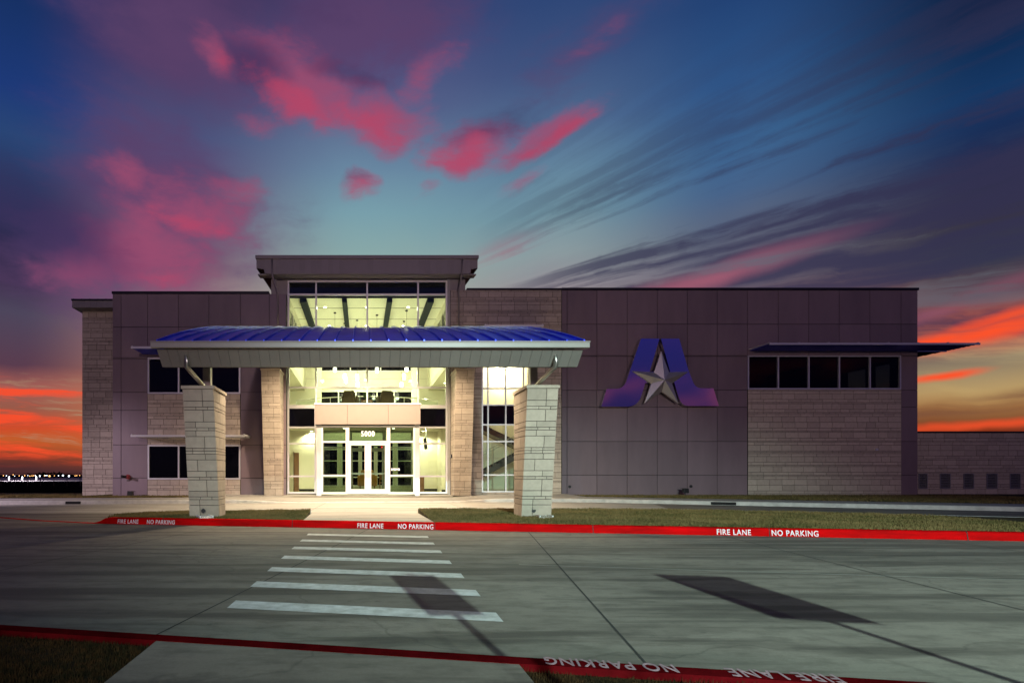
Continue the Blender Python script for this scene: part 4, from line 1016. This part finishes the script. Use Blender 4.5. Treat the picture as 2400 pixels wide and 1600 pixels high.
# ================================================================== THE EMBLEM
YE = DR - .34
cvt = lambda pts: [(X(1300 + a / 3.015, YE), Z(660 + b / 3.015, YE)) for a, b in pts]
E = thing('wall_emblem', 'mirror-polished letter A with a faceted star on the taupe panel wall', 'emblem', (X(1551, YE), YE, Z(954, YE)))
def arc(p, c, q, n=6):
    return [((1 - t) ** 2 * p[0] + 2 * t * (1 - t) * c[0] + t * t * q[0], (1 - t) ** 2 * p[1] + 2 * t * (1 - t) * c[1] + t * t * q[1]) for t in [k / n for k in range(n + 1)]]
left = [(610, 402), (741, 402), (672, 632), (640, 715), (618, 790)] + arc((612, 808), (588, 878), (520, 882))[1:] + [(330, 882), (368, 757)] + arc((430, 756), (488, 758), (508, 700))
right = [(751, 402), (880, 402), (948, 632)] + arc((975, 700), (992, 752), (1040, 752)) + [(1122, 752), (1160, 877), (950, 877)] + arc((940, 877), (888, 872), (868, 790))[1:] + [(846, 715), (815, 632)]
bar = [(674, 634), (814, 634), (844, 714), (642, 714)]
for nm, pl, y0 in (('letter_leg', left, YE), ('letter_leg', right, YE), ('letter_bar', bar, YE + .04)):
    G().prism_y(cvt(pl)[::-1], y0, YE + .2).build(nm, 'chrome', E)
sp = cvt([(751, 492), (806, 640), (944, 636), (828, 718), (872, 860), (757, 777), (632, 860), (680, 720), (546, 632), (700, 640)])
cs = cvt([(757, 700)])[0]
g = G(); vs = [(x, YE - .03, z) for x, z in sp] + [(cs[0], YE - .26, cs[1])] + [(x, YE + .06, z) for x, z in sp]
fs = [((i + 1) % 10, i, 10) for i in range(10)] + [(i, (i + 1) % 10, 11 + (i + 1) % 10, 11 + i) for i in range(10)] + [tuple(range(11, 21))]
g.add(vs, fs).build('star', 'star_metal', E)
for x_, z_ in ((430, 820), (1070, 815), (675, 430), (815, 430)):
    (a, b), = cvt([(x_, z_)]); G().tube([(a, YE + .2, b), (a, DR + .01, b)], .025, 8).build('standoff', 'galv', E)

# ================================================================== SMALL THINGS OUTSIDE
x, z = X(296, 25.6), Z(1117, 25.6)
t = thing('fire_connection', 'dark red twin-inlet fire hose connection low on the panelled wall', 'fire connection', (x, DL, z - .2))
G().tube([(x, DL + .01, z), (x, DL - .03, z)], [.12, .12], 16).build('wall_plate', 'red_iron', t)
G().tube([(x, DL - .03, z), (x, DL - .14, z), (x, DL - .17, z)], [.09, .085, .05], 12).build('body', 'red_iron', t)
for s_, dz_ in ((-1, .02), (1, -.04)):
    G().tube([(x, DL - .12, z + dz_ * .3), (x + s_ * .12, DL - .24, z + dz_), (x + s_ * .16, DL - .29, z + dz_)], [.06, .055, .07], 12).build('inlet_cap', 'black_plastic' if s_ < 0 else 'red_iron', t)
G().box(x - .06, x + .08, DL - .02, DL + .002, z - .2, z - .14).build('name_plate', 'stringer', t)
def flood(px_, py_, d, label, flip=1):
    x = X(px_, d); z = Z(py_, d)
    t = thing('ground_floodlight', label, 'floodlight', (x, d, z))
    G().tube([(x, d, z - .03), (x, d, z + .1)], .025, 8).build('stake', 'black_plastic', t)
    G().hexa([(x - .13, d - .1, z + .08), (x + .13, d - .1, z + .06), (x + .13, d + .08, z + .1), (x - .13, d + .08, z + .1), (x - .1, d - .12, z + .30), (x + .1, d - .12, z + .28), (x + .1, d + .1, z + .26), (x - .1, d + .1, z + .26)]).build('housing', 'black_plastic', t, bevel=.01)
    G().hexa([(x - .13, d + .06, z + .27), (x + .13, d + .06, z + .25), (x + .13, d + .22, z + .27), (x - .13, d + .22, z + .27), (x - .13, d + .06, z + .285), (x + .13, d + .06, z + .265), (x + .13, d + .22, z + .285), (x - .13, d + .22, z + .285)]).build('visor', 'black_plastic', t)
    G().box(x - .09, x + .09, d + .09, d + .112, z + .11, z + .25).build('lens', 'alum', t)
    return t
flood(306, 1165, 25.2, 'black ground floodlight at the foot of the wall, below the hose connection')
flood(1606, 1158, 26.0, 'small ground floodlight at the foot of the panel wall, under the letter A')
x, z = 4.117, Z(1067, 25.6)
t = thing('entry_keypad', 'small dark keypad box on the stone column beside the doors', 'keypad', (X(1056, 25.6), 25.6, z - .15))
G().box(4.05, 4.126, 25.55, 25.68, z - .12, z + .06).build('housing', 'black_plastic', t)
G().box(4.045, 4.05, 25.57, 25.66, z - .08, z + .03).build('keys', 'alum', t)

# accessible-parking signs on the verge, just behind the lower edge of the frame: their shadows fall across the lane
def park_sign(x, y, label, ang, hw=.18, zt=2.64):
    t = thing('parking_sign', label, 'sign', (x, y, .11), 'parking signs on the near verge'); t.rotation_euler = (0, 0, ang)
    def put(g, nm, m): g.v = [(a + x, b + y, c) for a, b, c in g.v]; return g.build(nm, m, t)
    put(G().tube([(0, 0, .08), (0, 0, 2.66)], .028, 8), 'post', 'galv')
    p = put(G().box(-hw, hw, -.045, -.033, 2.06, zt), 'plate', 'white_paint')
    put(G().box(-hw + .015, hw - .015, -.049, -.046, 2.2, zt - .02), 'face', 'sign_blue')
    put(G().tube([(0, 0, .11), (0, 0, .14)], [.09, .06], 10), 'base_collar', 'galv')
park_sign(1.28, .05, 'blue parking sign on a galvanised post beside the near path', R(4))
park_sign(3.52, -.1, 'blue parking sign on a galvanised post alone on the dark verge', R(-14), .27, 2.70)
# parking-lot lamps behind the camera, plus a farther one added for the walls
def lot_lamp(x, y, h, label, power, aim, angle, color, wide=1.0, soft=.10):
    t = thing('lot_lamp', label, 'lamp post', (x, y, 0), 'parking-lot lamp posts')
    G().tube([(x, y, 0), (x, y, .7)], .28, 16).build('base', 'kerb', t)
    G().tube([(x, y, .7), (x, y, h + .1)], [.09, .06], 12).build('pole', 'frame_dark', t)
    G().box(x - .05, x + .05, y, y + .7, h + .02, h + .1).build('arm', 'frame_dark', t)
    G().box(x - .25, x + .25, y + .5, y + 1.15, h - .02, h + .14).build('head', 'frame_dark', t, bevel=.02)
    G().box(x - .2, x + .2, y + .55, y + 1.1, h - .035, h - .021).build('lens', 'lamp_lot', t)
    lamp('lot_beam', 'SPOT', (x, y + .85, h - .08), t, power, color, soft, aim=aim, angle=angle, blend=1.0).scale = (wide, 1, 1)
lot_lamp(3.0, -15.9, 9.0, 'square-headed lamp post behind the parking signs, nearest to them', 47000, (6.3, 10.5, 0), 31, (.70, 1, .93), 1.75)
lot_lamp(4.85, -19.9, 10.5, 'taller square-headed lamp post standing behind the nearest one', 9000, (6.0, 10, 0), 32, (.70, 1, .93), 1.9)
lot_lamp(2.0, -58.0, 11.0, 'unseen square-headed lamp post added far behind to light the walls', 41000, (5.0, 26.0, 5.0), 44, (1, .74, .80), 1.3, 1.3)  # added lamp: evens out the wall light, leaves the road shadows dark
lot_lamp(-20.0, 15.5, 5.0, 'low lamp post at the end of the drive, facing the hose connection', 5200, (-12.4, 25.8, -.4), 52, (1, .82, 1))

# ================================================================== INSIDE THE LOBBY
def pendant(px_, py_, d, ln=.32):
    x, z = X(px_, d), Z(py_, d)
    t = thing('pendant_lamp', 'slim glowing glass pendant hanging in the tall lobby', 'pendant lamp', (x, d, z), 'pendant lamps in the lobby')
    G().tube([(x, d, z + ln / 2), (x, d, 9.6)], .007, 5).build('cord', 'black_plastic', t)
    G().tube([(x, d, 9.57), (x, d, 9.62)], .07, 12).build('ceiling_rose', 'black_plastic', t)
    G().tube([(x, d, z - ln / 2), (x, d, z - ln / 2 + .03), (x, d, z + ln / 2 - .03), (x, d, z + ln / 2)], [.05, .085, .085, .05], 14).build('shade', 'lamp_white', t, True)
    lamp('pendant_light', 'POINT', (x, d, z - ln / 2 - .12), t, 55, (.97, 1, .62), .09)
for p in ((785, 864, 29.0), (883.5, 865.5, 29.4), (953, 863, 28.6), (808, 882, 31.0), (811, 891, 32.4), (837, 884, 30.4), (838.5, 902, 32.0), (947, 882, 30.6), (941, 902, 32.2)): pendant(*p)
def ceiling_spot(x, y, z, label, power, color=(1, .96, .60), ang=150):
    t = thing('recessed_light', label, 'ceiling light', (x, y, z), 'recessed ceiling lights in the lobby')
    G().tube([(x, y, z), (x, y, z - .02)], [.10, .09], 14).build('trim', 'alum_white', t)
    G().tube([(x, y, z - .02), (x, y, z - .028)], [.07, .07], 14).build('lens', 'lamp_white', t)
    lamp('recessed_beam', 'SPOT', (x, y, z - .06), t, power, color, .07, aim=(x, y, 0), angle=ang, blend=.6)
for x, y in ((-2.6, 27.3), (3.0, 27.3), (-4.6, 27.8), (4.7, 27.8), (-2.8, 30.3), (.2, 30.6), (3.3, 30.3)): ceiling_spot(x, y, 3.55, 'small round recessed light in the low ground-floor ceiling', 330)
for x, y in ((-.9, 27.0), (1.5, 27.0)): ceiling_spot(x, y, 3.42, 'small round recessed light in the vestibule ceiling', 90)
for x, y in ((-4.5, 28.2), (4.6, 28.2), (-4.5, 31), (4.6, 31)): ceiling_spot(x, y, 6.29, 'small round recessed light in the lowered upper ceiling', 70)
for x, y in ((-1.9, 28.0), (.2, 28.0), (2.3, 28.0), (-1.9, 31.5), (.2, 31.5), (2.3, 31.5)): ceiling_spot(x, y, 9.62, 'small round recessed light added in the high lobby ceiling as fill', 210, ang=165)  # added fill lights, built as fittings to brighten the tall lobby
# stairwell wall lamp
x, z = X(1186, 29.9), 6.75
t = thing('stair_lamp', 'bright wall lamp high in the stairwell', 'wall lamp', (x, 30.35, z))
G().box(x - .15, x + .15, 30.33, 30.40, z - .1, z + .1).build('back_plate', 'alum_white', t)
G().tube([(x - .28, 30.26, z), (x + .28, 30.26, z)], .07, 12).build('tube', 'lamp_warm', t)
lamp('stair_light', 'POINT', (x, 29.9, z), t, 420, (1, .86, .62), .12)
lamp('stair_light', 'POINT', (6.9, 28.6, 8.5), t, 160, (1, .86, .62), .12)

def armchair(x, y, z, m, label, rz=0.0, s=1.0, group=None):
    t = thing('armchair', label, 'armchair', (x, y, z), group); t.rotation_euler = (0, 0, rz); t.scale = (s, s, s)
    def put(g, nm, mm, bev=.03): g.v = [(a + x, b + y, c + z) for a, b, c in g.v]; return g.build(nm, mm, t, bevel=bev)
    put(G().box(-.27, .27, -.1, .42, .2, .44), 'seat', m)
    put(G().loft([[(-.30, -.20, .2), (.30, -.20, .2), (.30, -.06, .2), (-.30, -.06, .2)], [(-.31, -.25, .66), (.31, -.25, .66), (.31, -.12, .66), (-.31, -.12, .66)], [(-.24, -.28, .86), (.24, -.28, .86), (.24, -.16, .86), (-.24, -.16, .86)]]), 'backrest', m)
    for s_ in (-1, 1):
        put(G().hexa([(s_ * .30, -.12, .2), (s_ * .40, -.12, .2), (s_ * .40, .42, .2), (s_ * .30, .42, .2), (s_ * .30, -.12, .62), (s_ * .41, -.12, .64), (s_ * .41, .40, .58), (s_ * .30, .40, .56)]), 'arm', m)
        for yy in (-.16, .38): put(G().tube([(s_ * .3, yy, 0), (s_ * .3, yy, .21)], [.018, .026], 8), 'leg', 'wood', 0)
    return t
armchair(X(820, 27.5), 27.5, 4.42, 'fabric_brown', 'dark brown upholstered armchair on the upper floor beside the plant table', R(-12), group='upper-floor armchairs')
armchair(X(904, 27.5), 27.5, 4.42, 'fabric_brown', 'dark brown upholstered armchair on the upper floor beside the plant table', R(12), group='upper-floor armchairs')
x = X(859.5, 27.9)
t = thing('side_table', 'small dark side table between the upper-floor armchairs', 'table', (x, 27.9, 4.42))
G().box(x - .29, x + .29, 27.65, 28.15, 4.84, 4.88).build('top', 'wood', t)
for a in (-.24, .24):
    for b in (27.7, 28.1): G().box(x + a - .02, x + a + .02, b - .02, b + .02, 4.42, 4.84).build('leg', 'wood', t)
t = thing('potted_plant', 'small green leafy plant in a dark pot on the side table', 'plant', (x, 27.9, 4.88))
G().tube([(x, 27.9, 4.88), (x, 27.9, 5.0)], [.06, .08], 12).build('pot', 'black_plastic', t)
rg_ = random.Random(8); g = G()
for k in range(46):
    a = rg_.uniform(0, 6.28); r = rg_.uniform(.08, .24); h = rg_.uniform(.1, .32); w = .02; ca, sa = math.cos(a), math.sin(a)
    p0, p1, p2 = (x, 27.9, 4.98), (x + ca * r * .6, 27.9 + sa * r * .6, 4.98 + h), (x + ca * r, 27.9 + sa * r, 4.98 + h * .75)
    g.add([(p0[0] - sa * .006, p0[1] + ca * .006, p0[2]), (p0[0] + sa * .006, p0[1] - ca * .006, p0[2]), (p1[0] + sa * w, p1[1] - ca * w, p1[2]), (p2[0], p2[1], p2[2]), (p1[0] - sa * w, p1[1] + ca * w, p1[2])], [(0, 1, 2, 3, 4)])
g.build('leaves', 'leaf', t)
armchair(X(861, 31), 31.0, FL, 'fabric_camel', 'camel-coloured tub armchair seen through the entrance doors', 0, 1.35)
for px_, lb in ((818, 'dark wooden side chair next to the camel armchair'), (899, 'dark wooden side chair next to the camel armchair')):
    x, y = X(px_, 31.3), 31.3
    t = thing('side_chair', lb, 'chair', (x, y, FL), 'side chairs flanking the camel armchair')
    G().box(x - .24, x + .24, y - .22, y + .22, FL + .42, FL + .48).build('seat', 'wood', t)
    G().box(x - .24, x + .24, y + .18, y + .22, FL + .6, FL + .95).build('backrest', 'wood', t)
    for a in (-.21, .21):
        for b in (-.19, .2): G().box(x + a - .02, x + a + .02, y + b - .02, y + b + .02, FL, FL + (.42 if b < 0 else .9)).build('leg', 'wood', t)
x = X(999, 27.4)
t = thing('wall_screen', 'black television hung from the ceiling above the ground-floor counter', 'television', (x, 27.4, 2.5))
G().hexa([(x - .04, 27.2, 2.42), (x + .05, 27.2, 2.42), (x + .05, 27.9, 2.42), (x - .04, 27.9, 2.42), (x - .1, 27.2, 2.95), (x - .01, 27.2, 2.95), (x - .01, 27.9, 2.95), (x - .1, 27.9, 2.95)]).build('screen', 'black_plastic', t)
G().tube([(x, 27.5, 2.9), (x, 27.5, 3.55)], .03, 8).build('bracket', 'steel', t)
t = thing('reception_counter', 'dark-topped wooden counter below the hanging television', 'counter', (3.1, 30.4, FL))
G().box(2.8, 3.35, 30.2, 30.8, FL, 1.05).build('body', 'wood', t)
G().box(2.75, 3.4, 30.15, 30.85, 1.05, 1.1).build('top', 'stringer', t)
